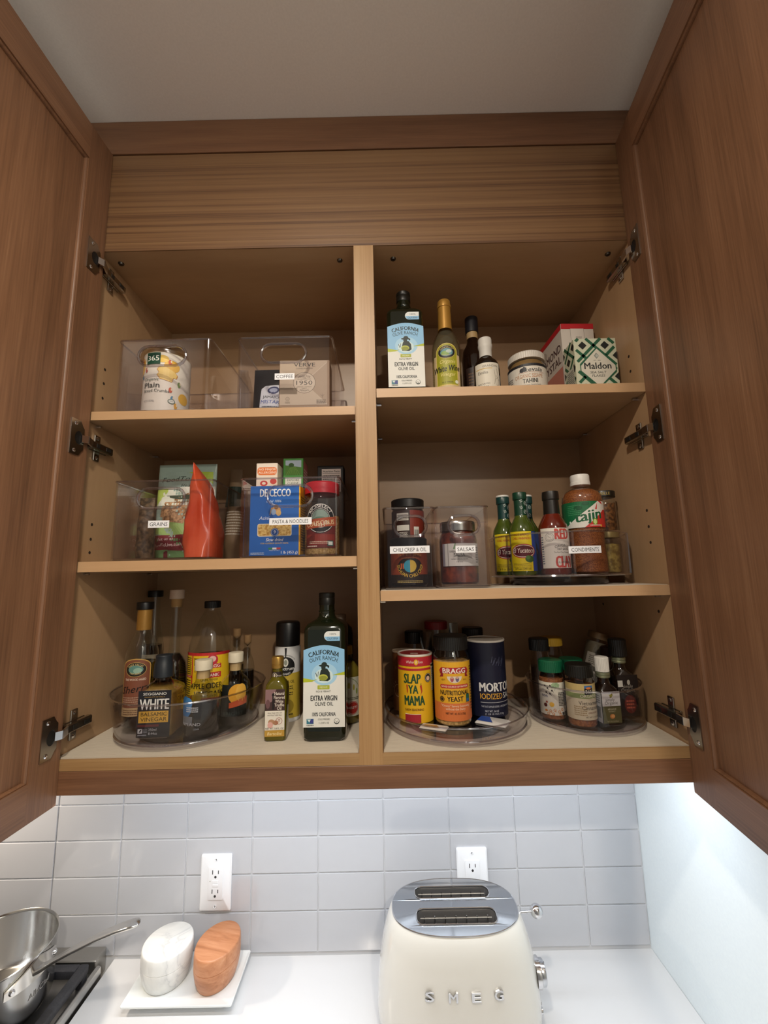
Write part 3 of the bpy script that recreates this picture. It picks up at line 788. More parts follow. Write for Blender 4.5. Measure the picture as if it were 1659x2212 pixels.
# ------------------------------------------------------------------ square green olive oil bottle (two of them)
OLIVE = M('#10170b', 0.06, 0, 0.6)
def olive(label, x, y, z, rz):
    o = thing('olive_oil_bottle', label, 'bottle', (x, y, z), rz, 'square green olive oil bottles')
    h = .0395
    b = B(); S = [(.030, .0, .012), (.0365, .0015, .011), (.0393, .006, .011), (h, .012, .011), (h, .196, .011), (.0385, .203, .012), (.034, .2095, .014), (.027, .2135, .0155), (.020, .217, .017), (.0165, .222, .0165), (.0155, .228, .0155), (.0155, .229, .0155), (.0165, .2305, .0165), (.0165, .2325, .0165), (.0152, .234, .0152), (.0150, .246, .015)]
    b.loft([rr(a, a, r, zz, 5) for a, zz, r in S]); b.done('body', OLIVE, o, label='dark green glass')
    c_ = B(); c_.lathe(mm([(0, 244), (15.6, 244), (15.9, 245), (15.9, 257), (15.3, 258), (15.9, 259), (15.9, 266), (14.6, 267.5), (0, 267.5)]), 36); c_.done('cap', M('#15140f', .4), o)
    l = L(); W = 38.6
    out = [(-W, 26), (W, 26), (W, 163)] + [(W - 2 * W * i / 10, 163 + 8.5 * math.sin(PI * i / 10)) for i in range(1, 10)] + [(-W, 163)]
    l.poly(out, '#e2e2dc')
    top = [(W, 118)] + out[2:] + [(-W, 108)] + [(-20, 107), (0, 111), (20, 118)]
    l.poly(top, '#8cbfe4').ell(1, 119, 24, 20, '#a6d0ea').ell(0, 116, 17, 13, '#cfe4e6')
    l.poly([(-W, 108), (-W, 113), (-20, 109), (-12, 110.5), (-22, 106), (-W, 105)], '#b3bd2e').poly([(W, 117), (W, 123), (26, 120), (15, 117), (28, 117)], '#b3bd2e')
    l.txt('CALIFORNIA', 0, 155, 8.2, '#15211c', w=56, b=.035, arc=64).txt('OLIVE RANCH.', 0, 145, 7.2, '#1a2823', w=53, b=.0, arc=62)
    G = '#1d2a24'
    l.ell(-.5, 134.6, 9.2, 2.2, G).ell(.6, 137, 5.2, 3.8, G).ell(-1, 131, 4.0, 4.8, G).poly([(5, 136), (10, 134), (9.5, 130), (7, 131)], G)
    l.poly([(-6, 126), (-2, 130), (6, 129), (11, 122), (12, 110), (7, 106.5), (-8, 107.5), (-9, 114)], G)
    l.ell(-1.5, 113.4, 8.6, 5.6, '#b9bf4c').ell(-1.5, 112.4, 7.4, 4.2, '#8c9334')
    l.line([(-15.5, 122), (-12.5, 114)], 1.1, G).line([(-10.6, 124), (-11.2, 116)], .9, G)
    l.rect(-12, 92.5, 10.5, 99.5, '#a9b13a', 1).txt('MEDIUM', -.7, 94.3, 3.2, '#e9ebc6', w=14).txt('RICH & VIBRANT', -1, 87, 3.2, '#44483f', w=27)
    l.txt('EXTRA VIRGIN', 0, 72.5, 8.8, '#15181a', w=49, b=.028).txt('OLIVE OIL', 0, 63.5, 6.4, '#15181a', w=34, b=.012).txt('100% CALIFORNIA', 0, 45.5, 6.4, '#1b1e20', w=43, b=.018)
    l.rect(-32, 32, -19, 41, '#3b7c8e').rect(-25.5, 33, -19.6, 40.4, '#3a3f86').poly([(-31, 40), (-27, 35), (-24, 40)], '#d8e4e4').small(-32, -19, 29, 31.5, 1, '#555')
    l.txt('COLD PRESSED', 0, 38.5, 2.8, '#44483f', w=22).txt('1 L (33.8 FL OZ)', 0, 32.5, 2.8, '#55584f', w=19)
    l.ell(23.5, 36.2, 5, 5, '#1d2a24').ell(23.5, 36.8, 4.2, 3.9, '#e2e2dc').poly([(20, 39), (23.5, 35), (27, 39), (25, 36), (23.5, 33.5), (22, 36)], '#1d2a24')
    l.make(o, flat(h), nb=1)
    l = L(); r = 8.8
    l.poly([(30, 179), (30, 197)] + [(9 + r * math.cos(math.radians(90 + 18 * i)), 188 + 9 * math.sin(math.radians(90 + 18 * i))) for i in range(11)], '#e0e3e2')
    l.poly([(30, 179), (30, 187), (1, 187), (2, 183.5), (5, 180), (9, 179)], '#8cbfe4').txt('100%', 17, 190, 3.6, '#4a5458', w=12).txt('CALIFORNIA', 16.5, 181.2, 4.4, '#1d3a55', w=21, b=.01)
    l.make(o, flat(h), nb=1)
    return o
olive('tall square green olive oil bottle on the cabinet floor beside the divider', .4575, .0885, ZF, 0)
olive('tall square green olive oil bottle standing first on the top right shelf', .6305, .0960, ZR1, 0)

# ------------------------------------------------------------------ bottom left: bottles
FL = ZF + .0121
turntable(.165, .152, ZF, 'clear turntable crowded with vinegar bottles on the cabinet floor at left', .134, .148, .082)
AMBER = thin('#c99a4a', .05, .02, .8); DARKL = M('#120b09', .08, 0, .5); BROWNL = M('#23130c', .08, 0, .5)
# sherry vinegar
o = thing('sherry_vinegar', 'tall sherry vinegar bottle with gold neck foil at the left of the turntable', 'bottle', (.0690, .1290, FL), 8)
lathe('glass', [(0, 0), (29, 0), (31, 3), (31, 126), (29.8, 142), (25.5, 157), (20, 170), (15, 180), (13.3, 190), (13, 226), (0, 226)], CLEARG, o)
lathe('vinegar', [(0, 2), (28, 2), (29.6, 5), (29.6, 122), (0, 122)], DARKL, o)
lathe('foil', [(13.3, 186), (14.2, 186), (14.4, 190), (13.9, 227), (13.3, 227)], M('#b4863e', .4, .3), o, label='gold neck foil')
cap(o, .0165, .2275, .2425, BLACK)
l = L().poly([(-28, 24), (28, 24), (28, 118)] + [(28 * math.cos(math.radians(18 * i)), 118 + 15 * math.sin(math.radians(18 * i))) for i in range(1, 10)] + [(-28, 118)], '#c09a52')
l.poly([(-26, 40), (26, 40), (26, 118)] + [(26 * math.cos(math.radians(18 * i)), 118 + 13 * math.sin(math.radians(18 * i))) for i in range(1, 10)] + [(-26, 118)], '#7c4a36')
l.ell(0, 112, 20, 14, '#1c1a17').ring(0, 112, 20, 14, .9, '#b99a55').ell(0, 112, 14, 8, '#5d8a82').ell(4, 110, 8, 5, '#8fb0a0')
l.txt('NAPA VALLEY', 0, 119.5, 4, '#d8c48a', w=27, arc=20).txt('NATURALS', 0, 102, 3.6, '#d8c48a', w=22, arc=-22)
l.txt('THE WOOD AGED', 0, 91, 4, '#e0d0c0', w=40, b=.02)
l.rect(-26, 24, 26, 40, '#b79a72').small(-22, 22, 27, 38, 3, '#6a4a34').small(-24, 24, 46, 62, 4, '#a98a76', 4)
l.txt('Sherry', 2, 69, 13, '#14100e', w=58, b=.01, sh=.35, rot=7)
wrap(l, o, .0311, 2, nb=1)
# tall bottle behind it with a black cap
o = thing('vinegar_bottle', 'tall bottle with a wide black cap in the back left corner behind the sherry vinegar', 'bottle', (.0240, .2480, ZF))
lathe('glass', [(0, 0), (19.5, 0), (21, 3), (21, 160), (18, 185), (13, 205), (12, 222), (12, 262), (0, 262)], CLEARG, o)
lathe('vinegar', [(0, 2), (18, 2), (19.8, 5), (19.8, 150), (0, 150)], BROWNL, o); cap(o, .0165, .260, .275, BLACK)
wrap(L().rect(-22, 40, 22, 130, '#b9ab98').small(-17, 17, 50, 120, 9, '#5a4a3a'), o, .0211, 0)
# tall cork-topped bottle
o = thing('cork_top_bottle', 'dark round bottle with a long neck and cream stopper on the left turntable', 'bottle', (.1130, .1730, FL))
lathe('glass', [(0, 0), (24.5, 0), (26, 3), (26, 96), (24.5, 110), (19, 122), (11.5, 132), (10.4, 140), (10.4, 226), (12.5, 227), (12.5, 231), (10.5, 232), (0, 232)], CLEARG, o)
lathe('vinegar', [(0, 2), (23, 2), (24.6, 5), (24.6, 95), (23, 109), (18, 120), (11, 129), (0, 130)], DARKL, o)
lathe('cork', [(0, 228), (10.8, 228), (11.2, 246), (0, 246)], M('#b08a58', .8), o)
cap(o, .0150, .246, .266, M('#cbb5a2', .5), 'stopper', rnd_=.002)
# organic cider vinegar
o = thing('cider_vinegar', 'big clear cider vinegar bottle with a yellow and red label and black cap', 'bottle', (.1850, .1920, FL), 0)
lathe('glass', [(0, 0), (43, 0), (46, 4), (46, 128), (44.5, 146), (38, 172), (28, 196), (19, 212), (15.5, 219), (15.5, 226), (0, 226)], CLEARG, o, n=56)
lathe('vinegar', [(0, 3), (42, 3), (44.4, 7), (44.4, 122), (0, 122)], liquid('#8a5a24', .4), o)
cap(o, .0172, .2235, .2385, BLACK, ribs=30)
l = L().rect(-62, 24, 62, 133, '#e8bf22').rect(-62, 127, 62, 133, '#c02a2c').rect(-23, 70, -20, 127, '#c02a2c').rect(-62, 82, -20, 87, '#c02a2c')
l.small(-58, -25, 89, 125, 9, '#3a2c10', 2).small(-58, -25, 32, 80, 11, '#3a2c10', 4).txt('GENUINE ACV DRINK', -41, 83, 2.6, '#f2e0c0', w=32).small(-17, 8, 108, 124, 4, '#3a2c10', 6)
l.ell(22, 118, 11, 11, '#c02a3c').ell(22, 120, 7, 6, '#e6b8b0').rect(5, 101, 40, 110, '#c02a2c', 1).txt('BRAGG', 22, 102.6, 6, '#f4eee2', w=31, b=.03)
l.rect(2, 82, 40, 93, '#c02a2c').txt('ORGANIC', 19, 84.4, 6, '#f4eee2', w=35, b=.03).txt('UNFILTERED', 17, 76, 4.2, '#241a0a', w=34).txt('APPLE CIDER', 10, 61, 10.5, '#14100a', w=66, b=.03).txt('VINEGAR', 14, 45, 10.5, '#14100a', w=56, b=.03)
wrap(l, o, .046, 0, nb=1)
# white balsamic
o = thing('white_balsamic', 'square golden white balsamic bottle with a black label at the front of the left turntable', 'bottle', (.1420, .0780, FL), 4)
b = B(); S = [(.028, 0, .006), (.0315, .003, .006), (.032, .006, .006), (.032, .076, .006), (.030, .084, .008), (.022, .092, .012), (.0145, .098, .0145), (.0135, .104, .0135), (.0135, .114, .0135)]
b.loft([rr(a, a, r, z, 4) for a, z, r in S]); b.done('glass', CLEARG, o)
b = B(); b.loft([rr(.0295, .0295, .005, .004), rr(.0295, .0295, .005, .078), rr(.019, .019, .010, .088)]); b.done('vinegar', liquid('#e0b860', .26), o)
lathe('cap', [(0, 103), (17.5, 103), (18.5, 104), (17.2, 128), (15.6, 131), (15.6, 142), (14.5, 143.5), (0, 143.5)], M('#1a2128', .45), o, label='tapered blue-black capsule')
l = L().rect(-29.5, 4, 29.5, 85, '#1c1f26').txt('SEGGIANO', 0, 77, 4.4, '#d8d8d4', w=42, b=.03).txt('PRODUCT OF ITALY', 0, 72.5, 2.2, '#a98a4a', w=36).txt('WHITE', 0, 52, 18, '#d9d9d6', w=52, b=.03)
l.rect(-27, 29, 26, 49, '#c79c3a').txt('BALSAMIC', 0, 40.5, 6.6, '#2a2414', w=46, b=.0).txt('VINEGAR', 0, 31.5, 6.6, '#2a2414', w=47, b=.0).rect(-28, 22, 10, 26, '#5a2326')
l.rect(-27, 11, -19, 19, '#c8ccd0', .6).poly([(-25, 13), (-23, 17), (-20, 18), (-22, 13)], '#2a2e34').small(-18, -10, 12, 19, 3, '#8a9098').txt('250ml', -8, 15, 4, '#c8ccd0', al=-1).txt('8.44oz', -8, 8.5, 4, '#c8ccd0', al=-1).rect(-27, 7, -11, 9, '#8a9098')
l.make(o, flat(.032), nb=1)
# two small stoppered bottles
def stop_bottle(label, x, y, r, h, rz, liq):
    o = thing('stoppered_bottle', label, 'bottle', (x, y, FL), rz, 'white-stoppered vinegar bottles')
    k = r * 1000; H = h * 1000
    lathe('glass', [(0, 0), (k - 2, 0), (k, 3), (k, H * .50), (k * .94, H * .57), (k * .7, H * .64), (k * .43, H * .69), (k * .39, H * .73), (k * .39, H * .82), (k * .5, H * .83), (k * .5, H * .85), (k * .39, H * .86), (0, H * .86)], CLEARG, o)
    lathe('vinegar', [(0, 2), (k - 3, 2), (k - 1.6, 5), (k - 1.6, H * .47), (0, H * .47)], liq, o)
    lathe('cork', [(0, H * .74), (k * .36, H * .74), (k * .37, H * .86), (0, H * .86)], M('#c9a878', .8), o)
    cap(o, r * .50, h * .86, h, M('#d6cdb6', .5), 'stopper', rnd_=.0015)
    return o
o = stop_bottle('stoppered bottle of dark vinegar with a blue spot on its clear front', .2170, .0830, .0330, .132, -6, DARKL)
l = L().ell(-17, 52, 15, 19, '#2f6ea6').ell(-10, 59, 9, 10, '#3f7fb8')
l.small(-14, 10, 44, 54, 3, '#cfd6dc', 3).rect(-26, 22, 0, 36, '#6c7076').txt('NYLAND', -4, 20, 5, '#c9ccd0', w=38).txt('CIDER', 8, 13, 2.6, '#aab0b6')
wrap(l, o, .033, 0, nb=0)
o = stop_bottle('stoppered bottle of dark vinegar with an orange moon label', .2620, .1330, .0300, .136, 8, DARKL)
l = L().rect(-25, 18, 28, 78, '#151a18').ell(8, 60, 18, 19, '#d69a2c').ell(15, 62, 11, 17, '#e0ab44').poly([(-8, 34), (28, 40), (28, 54), (-8, 44)], '#c2542c').txt('BRIGHT', 0, 21, 6, '#3f4a44', w=40)
wrap(l, o, .0300, 6, nb=1)
def cork_bottle(label, x, y, r, h):
    o = thing('corked_bottle', label, 'bottle', (x, y, FL), 0, 'dark corked bottles at the back')
    k = r * 1000; H = h * 1000
    lathe('glass', [(0, 0), (k - 1.5, 0), (k, 2), (k, H * .55), (k * .8, H * .66), (k * .44, H * .75), (k * .42, H * .86), (k * .52, H * .87), (k * .52, H * .9), (0, H * .9)], CLEARG, o)
    lathe('vinegar', [(0, 2), (k - 2.5, 2), (k - 1.4, 4), (k - 1.4, H * .52), (0, H * .53)], DARKL, o)
    lathe('cork', [(0, H * .84), (k * .46, H * .89), (k * .50, H * .91), (k * .50, H), (0, H)], M('#a8845a', .8), o)
    return o
cork_bottle('corked dark bottle right behind the cider vinegar', .2220, .2500, .0180, .170)
cork_bottle('corked dark bottle at the back right of the left turntable', .2590, .2140, .0165, .160)
# truffle oil
o = thing('truffle_oil', 'slim bottle of golden truffle oil with a gold cap, right of the left turntable', 'bottle', (.3635, .0770, ZF), 3)
b = B(); S = [(.018, 0, .006), (.0198, .002, .007), (.0202, .004, .007), (.0202, .088, .007), (.0190, .098, .009), (.0140, .107, .0125), (.0098, .112, .0098), (.0092, .128, .0092)]
b.loft([rr(a, a, r, z, 5) for a, z, r in S]); b.done('glass', M('#5a520f', .05, 0, .5), o, label='olive gold glass')
lathe('cap', [(0, 127), (11, 127), (11.4, 128), (11.4, 133), (10.8, 133.6), (11.4, 134.2), (11.4, 146), (10.4, 148), (0, 148)], M('#b8914a', .3, .7), o, label='gold screw cap')
l = L().rect(-10, 108, 10, 121, '#2a1d1a'); l.ring(-4, 114.5, 5, 5, .8, '#d8ccb8').txt('Product', 6, 112.5, 3, '#d8ccb8', w=9).ell(-4, 114.5, 2, 3, '#d8ccb8')
l.make(o, cyl(.0100), du=2, nb=1, name='neck_band')
l = L().rect(-18, 20, 18, 92, '#e2dccf').rect(-18, 54, 18, 92, '#3f2b2a').poly([(-18, 92), (-18, 66), (-6, 70), (2, 92)], '#8a6a6c').rect(-5, 56, -1, 84, '#1c1414').ell(-3, 82, 3, 3.4, '#1c1414').ell(-13, 66, 4, 8, '#6a4a4c')
for i, (t, v) in enumerate((('Natural', 82), ('Flavored', 75), ('White', 68), ('Truffle', 61.5), ('Oil', 55.5))): l.txt(t, 8, v, 5.2, '#e9dfd2', w=(18, 20, 15, 18, 8)[i], b=.015)
l.txt('Extra Virgin Olive Oil', 0, 49, 2.6, '#5a4a40', w=26, sh=.2).txt('with White Truffle Flavor', 0, 45, 2.6, '#5a4a40', w=27, sh=.2)
l.ell(-6, 34, 6, 5, '#b58a6a').ell(-8, 29, 5, 5.4, '#dba9a0').ell(2, 33, 5, 4, '#a97c5c').ring(8, 36, 6, 6, .8, '#9a4a44').txt('T', 8, 33.6, 5, '#8a2c2c', b=.02).txt('NET WT. 3.4 FL. OZ', 0, 21.5, 3, '#2c2622', w=33)
l.rect(-18, 9, 18, 20, '#b9913c').txt('Bartolini', 0, 11.5, 5.4, '#f0dfae', w=27, sh=.25)
l.make(o, flat(.0202), nb=1)
# spray oil can
o = thing('oil_spray', 'white and yellow cooking oil spray can with a black cap', 'can', (.3580, .1840, ZF), -4)
lathe('can', [(0, 0), (27.5, 0), (28, 1), (28, 4), (27.2, 6), (27.2, 142), (25, 150), (24, 153), (0, 153)], M('#dcdcda', .35), o)
cap(o, .0262, .1525, .2035, M('#0c0c0e', .35), rnd_=.006)
l = L().rect(-55, 8, 55, 100, '#c0a63a').rect(-55, 98, 55, 150, '#d6d7d8').ell(0, 112, 19.5, 19.5, '#121214').poly([(-2.4, 150), (2.4, 150), (.8, 126), (-.8, 126)], '#121214').ell(0, 120, 5.6, 8.5, '#dcdcd4').ell(0, 120, 3.4, 5.4, '#8f9488')
l.txt('spectrum', 0, 104.5, 6.4, '#f0f0ec', w=36, b=.02).txt('CULINARY', 0, 94.5, 4, '#f0f0ec', w=24, arc=-22).txt('THERE IS A DIFFERENCE', 0, 133.5, 2.6, '#2c2c2c', w=42, arc=22)
l.txt('CANOLA OIL', 2, 78, 6, '#3a3212', w=34, b=.02).small(-12, 16, 66, 75, 2, '#3a3212').line([(-14, 64), (18, 64)], .5, '#3a3212').small(-12, 16, 54, 62, 2, '#3a3212', 7).small(-12, 16, 14, 20, 1, '#3a3212', 8)
l.ell(4, 32, 14, 14, '#8f7a24')
l.k += 2
wrap(l, o, .0272, 8, nb=1)
# behind the olive oil
o = thing('pale_cap_bottle', 'dark bottle with a pale cap hidden behind the tall olive oil bottle', 'bottle', (.4700, .2250, ZF))
lathe('glass', [(0, 0), (27, 0), (28.5, 3), (28.5, 168), (26, 182), (16, 192), (11.5, 196), (11.5, 200), (0, 200)], M('#1c1d12', .08, 0, .4), o)
cap(o, .0125, .1985, .2125, M('#a89c8c', .5))
o = thing('avocado_oil', 'pale green oil bottle with a gold cap and red 450 degree seal by the divider', 'bottle', (.4890, .1640, ZF), -8)
lathe('glass', [(0, 0), (28, 0), (30, 3), (30, 96), (27, 108), (18, 120), (12.2, 126), (11.6, 136), (0, 136)], CLEARG, o)
lathe('oil', [(0, 2), (27, 2), (28.5, 5), (28.5, 94), (25.5, 106), (16.5, 118), (0, 121)], liquid('#b8a440', .5), o)
cap(o, .0128, .134, .152, M('#a8802c', .35, .5))
l = L().rect(-40, 16, 40, 92, '#d5d6c4').ell(20, 32, 13, 13, '#b3342c').ring(20, 32, 11.8, 11.8, .5, '#f0e4da').txt('450°F', 20, 30, 5, '#f4ece4', w=18, b=.03)
l.ring(-2, 60, 40, 34, .9, '#6d8a3a', t0=0, t1=90).ell(22, 72, 2, 6, '#a8a03c').ell(29, 64, 2, 6, '#8fa84a').ell(12, 76, 2, 6, '#b8b050').small(4, 36, 48, 54, 2, '#6a6c5a')
wrap(l, o, .030, 0, nb=1)

# ------------------------------------------------------------------ top right shelf
o = thing('white_wine_vinegar', 'clear white wine vinegar bottle with gold neck foil on the top right shelf', 'bottle', (.7215, .0930, ZR1), 0)
lathe('glass', [(0, 0), (30, 0), (32, 3), (32, 120), (30.5, 136), (25, 152), (18, 166), (13.8, 178), (13, 188), (13, 240), (0, 240)], CLEARG, o)
lathe('vinegar', [(0, 2), (29, 2), (30.6, 5), (30.6, 118), (29, 135), (23.6, 151), (16.6, 165), (0, 168)], liquid('#ece8cc', .06), o)
lathe('foil', [(14.8, 172), (15.9, 172), (15.2, 184), (14.2, 226), (15.6, 227), (15.8, 230), (15.6, 233), (14.4, 234), (14.4, 242), (13, 244), (0, 244)], M('#b4873c', .35, .4), o, label='gold neck foil')
l = L().poly([(-31, 18), (31, 18), (31, 100), (-31, 100)], '#c9b28a')
g = [(-24, 30), (24, 30), (24, 106)] + [(24 * math.cos(math.radians(18 * i)), 106 + 20 * math.sin(math.radians(18 * i))) for i in range(1, 10)] + [(-24, 106)]
l.poly(g, '#d8c06a').poly([(a * .93, 32 + (b_ - 30) * .965) for a, b_ in g], '#9c9a24')
l.ell(0, 106, 19, 15, '#16181a').ring(0, 106, 19, 15, .8, '#c9b46a').ell(0, 105, 13.5, 9, '#5f8f9a').ell(-3, 103, 9, 5, '#86a85a').ell(5, 107, 6, 4, '#b8c8c0')
l.txt('NAPA VALLEY', 0, 114.5, 3.6, '#d8c48a', w=26, arc=19).txt('NATURALS', 0, 96.5, 3.2, '#d8c48a', w=20, arc=-20)
l.txt('Organic', 2, 80, 8.5, '#e6d98a', w=34, sh=.25).txt('White Wine', 0, 62, 13, '#16180e', w=58, sh=.3, b=.03, rot=4).txt('Vinegar', 2, 51, 8, '#e6d98a', w=32, sh=.25)
l.txt('OIL & VINEGAR', 0, 36, 2.6, '#2c2c10', w=24).txt('IN STORY & BALL KITCHEN', 0, 22, 3.6, '#8a3a3a', w=54, b=.02).ell(20, 38, 4, 4, '#dfe0d0')
wrap(l, o, .0321, -8, nb=1)
o = thing('dark_vinegar', 'dark bottle with a black sleeve cap behind the white-capped balsamic', 'bottle', (.8030, .1860, ZR1))
lathe('glass', [(0, 0), (27, 0), (29, 3), (29, 150), (26, 170), (16, 190), (12.5, 200), (12.5, 226), (0, 226)], M('#1a0d08', .07, 0, .5), o)
lathe('collar', [(12.5, 206), (13.6, 206), (13.6, 222), (12.5, 222)], M('#b89a6a', .5), o, label='tan neck band')
cap(o, .0158, .222, .262, M('#12121a', .5))
wrap(L().rect(-26, 40, 26, 120, '#2a1610').small(-20, 20, 50, 110, 8, '#6a4a30'), o, .029, 0)
o = thing('balsamic_vinegar', 'small dark balsamic bottle with a white capsule and cream label', 'bottle', (.8070, .0880, ZR1), 0)
lathe('glass', [(0, 0), (26.5, 0), (28.2, 3), (28.2, 72), (27, 82), (23, 91), (15, 99), (12.6, 104), (12.4, 112), (0, 112)], M('#120b08', .06, 0, .6), o)
lathe('capsule', [(12.4, 103), (13.4, 103), (13.8, 122), (15.2, 126), (15.4, 132), (14.4, 134), (14.8, 144), (14, 147), (0, 147)], M('#d2cfc8', .5), o, label='white capsule over neck')
l = L().rect(-29, 6, 28, 79, '#d9d3c4').txt('GRANDINI', 6, 69, 4.6, '#5a5046', w=34).rect(-26, 65, 10, 66.6, '#c2a04a').txt('Emilio', -10, 54, 6.6, '#2c2824', w=21)
for i, (t, w) in enumerate((('BALSAMIC', 26), ('VINEGAR', 23), ('OF MODENA', 30))): l.txt(t, -22, 30 - i * 6.4, 3.6, '#3a342e', w=w, al=-1)
l.line([(14, 62), (16, 44), (13, 30)], .8, '#8a8274').line([(20, 66), (24, 48), (22, 30), (26, 14)], 1.1, '#8a8274').line([(18, 50), (27, 40)], .8, '#8a8274').ring(21, 36, 5, 9, .7, '#8a8274')
wrap(l, o, .0283, -10, nb=1)
o = thing('tahini_jar', 'glass jar of sesame tahini with a white lid on the top right shelf', 'jar', (.9020, .1080, ZR1), 4)
TAH = M('#8a6c44', .35, 0, .3)
lathe('jar', [(0, 0), (38, 0), (41, 4), (41, 80), (39.5, 85), (37, 90), (35, 98), (0, 98)], CLEARG, o)
lathe('tahini', [(0, 2), (37, 2), (39.6, 5), (39.6, 79), (38, 84), (34.6, 89), (34, 92), (0, 92)], TAH, o)
cap(o, .0392, .095, .112, M('#cfcac0', .4), 'lid', ribs=60, rnd_=.003)
l = L().rect(-60, 12, 60, 76, '#d8d2c6').rect(-60, 73, 60, 79, '#16151c')
l.poly([(-20, 61), (-10, 73), (-4, 69), (-6, 61)], '#1c1a22').ell(-14, 65, 5, 5, '#1c1a22').txt('kevala', 10, 60.5, 9, '#1c1a22', w=38, sh=.15, b=.015).line([(-22, 59.5), (34, 58)], .6, '#a0522c')
l.txt('ORGANIC SESAME', 0, 47, 8.6, '#b27b4c', w=60, b=.0).txt('TAHINI', 2, 35, 9.5, '#2a2420', w=31, b=.035).txt('100% Organic Sesame Seeds', 2, 29.5, 2.8, '#4a4038', w=44)
l.small(-58, -36, 20, 56, 8, '#6a6058').ring(-36, 32, 6, 6, .6, '#4a4038')
wrap(l, o, .0411, -18, nb=1)
o = thing('kosher_salt_box', 'tall white kosher salt carton with a red top behind the green patterned salt box', 'box', (1.0390, .2060, ZR1), 2)
B().box(-.040, .038, -.066, .066, 0, .214, .001).done('carton', M('#d8d0c6', .5), o)
l = L().rect(-39.8, 200, 37.8, 213.6, '#c2232c').rect(-18, 168, 14, 201, '#ded7ce').line([(-18, 201), (-18, 172), (-14, 168), (-4, 166), (-4, 156), (6, 156), (8, 166), (14, 170), (14, 201)], .7, '#8f8880').small(-6, 8, 176, 182, 2, '#8a8278').small(-30, 30, 20, 120, 14, '#8a6a62', 3)
l.make(o, flat(.066), nb=0)
l = L().rect(-65.8, 200, 65.8, 213.6, '#c2232c').txt('DIAMOND', -2, 150, 19, '#4a2c30', w=118, b=.03).txt('CRYSTAL', -2, 122, 19, '#4a2c30', w=112, b=.03)
l.poly([(-30, 110), (60, 110), (60, 40), (-10, 60)], '#c97f70').txt('KOSHER', 22, 24, 14, '#c2232c', w=74, b=.03).ell(-30, 178, 14, 12, '#b9b0a6').small(-60, 0, 8, 18, 2, '#8a8278')
l.make(o, side(-.040, -1), nb=0)
o = thing('sea_salt_box', 'green and white lozenge-patterned box of sea salt flakes at the right end of the shelf', 'box', (1.0300, .0790, ZR1))
B().box(-.0445, .0445, -.026, .026, 0, .124, .0008).done('carton', M('#c9cdb4', .5), o)
GD = '#1f5a3e'; KB = '#0f1512'
def lozenges(l, u0, u1, h):
    for i in range(-5, 6):
        for j in range(-6, 3):
            if (i + j) % 2 == 0: continue
            cu, cv = -3.5 + 23.5 * i, 108 + 23.5 * j
            q = [(cu - 9, cv), (cu, cv - 9), (cu + 9, cv), (cu, cv + 9)]
            q = [(min(u1, max(u0, x)), min(h, max(0, y))) for x, y in q]
            if len(set(q)) == 4 and abs(q[2][0] - q[0][0]) > 4 and abs(q[3][1] - q[1][1]) > 4: l.poly(q, KB)
    return l
def bands(l, u0, u1, h):
    for i in range(-5, 6):
        for sg in (1, -1):
            c0 = -3.5 + i * 47.0
            pts = [(c0 + sg * (h * n / 64 - 108), h * n / 64) for n in range(65)]
            pts = [p for p in pts if u0 + 3 <= p[0] <= u1 - 3]
            if len(pts) > 1: l.line([pts[0], pts[-1]], 6.2, GD)
    l.k += 2
    return l
def salt_pattern(u0, u1, h):
    l = bands(L(), u0, u1, h); return lozenges(l, u0, u1, h)
l = salt_pattern(-44.2, 44.2, 123.6)
l.poly([(-36, 66), (2, 104), (40, 66), (40, 48), (2, 12), (-36, 48)], GD).poly([(-34, 62), (2, 100), (38, 62), (38, 51), (2, 16), (-34, 51)], '#d3cfc0')
l.poly([(-5, 84), (0, 91), (6, 84), (0, 77)], '#8a9088').poly([(-2, 84), (0, 88), (6, 84), (0, 80)], '#b4b8b0')
l.txt('EST. 1882', 1, 72.5, 2.2, '#4a4a44', w=15).txt('Maldon', 1, 54.5, 14, '#14181a', w=56, b=.03).txt('SEA SALT', 1, 44.5, 5, '#2a2e2c', w=34, b=.005, sh=.12).txt('FLAKES', 1, 37, 5, '#2a2e2c', w=27, sh=.12)
l.make(o, flat(.026), nb=0)
l = salt_pattern(-25.6, 25.6, 123.6).rect(-16, 20, 18, 66, '#b9bcae').small(-13, 15, 24, 62, 9, '#4a4e48', 3)
l.make(o, side(-.0445, -1), nb=0)

# ------------------------------------------------------------------ middle right shelf
bin_(.5755, .6715, ZR2, 'narrow clear bin with a CHILI CRISP & OIL sticker', hole=(2, 117, 60, 38), sticker=('CHILI CRISP & OIL', -.5, 73, 74, 13.5))
bin_(.6745, .7735, ZR2, 'narrow clear bin with a SALSAS sticker', hole=(2, 117, 58, 36), sticker=('SALSAS', 3, 71.5, 37, 13))
def crisp(z, y, x, label, wr):
    o = thing('chili_crisp_jar', label, 'jar', (x, y, ZR2 + z), wr, 'chili crisp jars')
    lathe('jar', [(0, 0), (33, 0), (35.5, 3), (35.5, 66), (33, 72), (32, 76), (0, 76)], M('#1b0d08', .08, 0, .5), o)
    cap(o, .0362, .074, .0925, M('#141416', .35), 'lid', ribs=48, rnd_=.002)
    return o
o = crisp(.005, .0600, .6235, 'black-lidded chili crisp jar with a blue and yellow disc, foremost in its bin', 0)
l = L().rect(-52, 6, 52, 67, '#8f3c1e').rect(-52, 6, 52, 22, '#24160e')
l.txt('FLY BY JING', 0, 57, 6.5, '#b5854a', w=47, b=.02).txt('LAOGANMA OF FILM', 0, 52, 2.2, '#d08a4a', w=34).ell(0, 36, 25, 18, '#20110a')
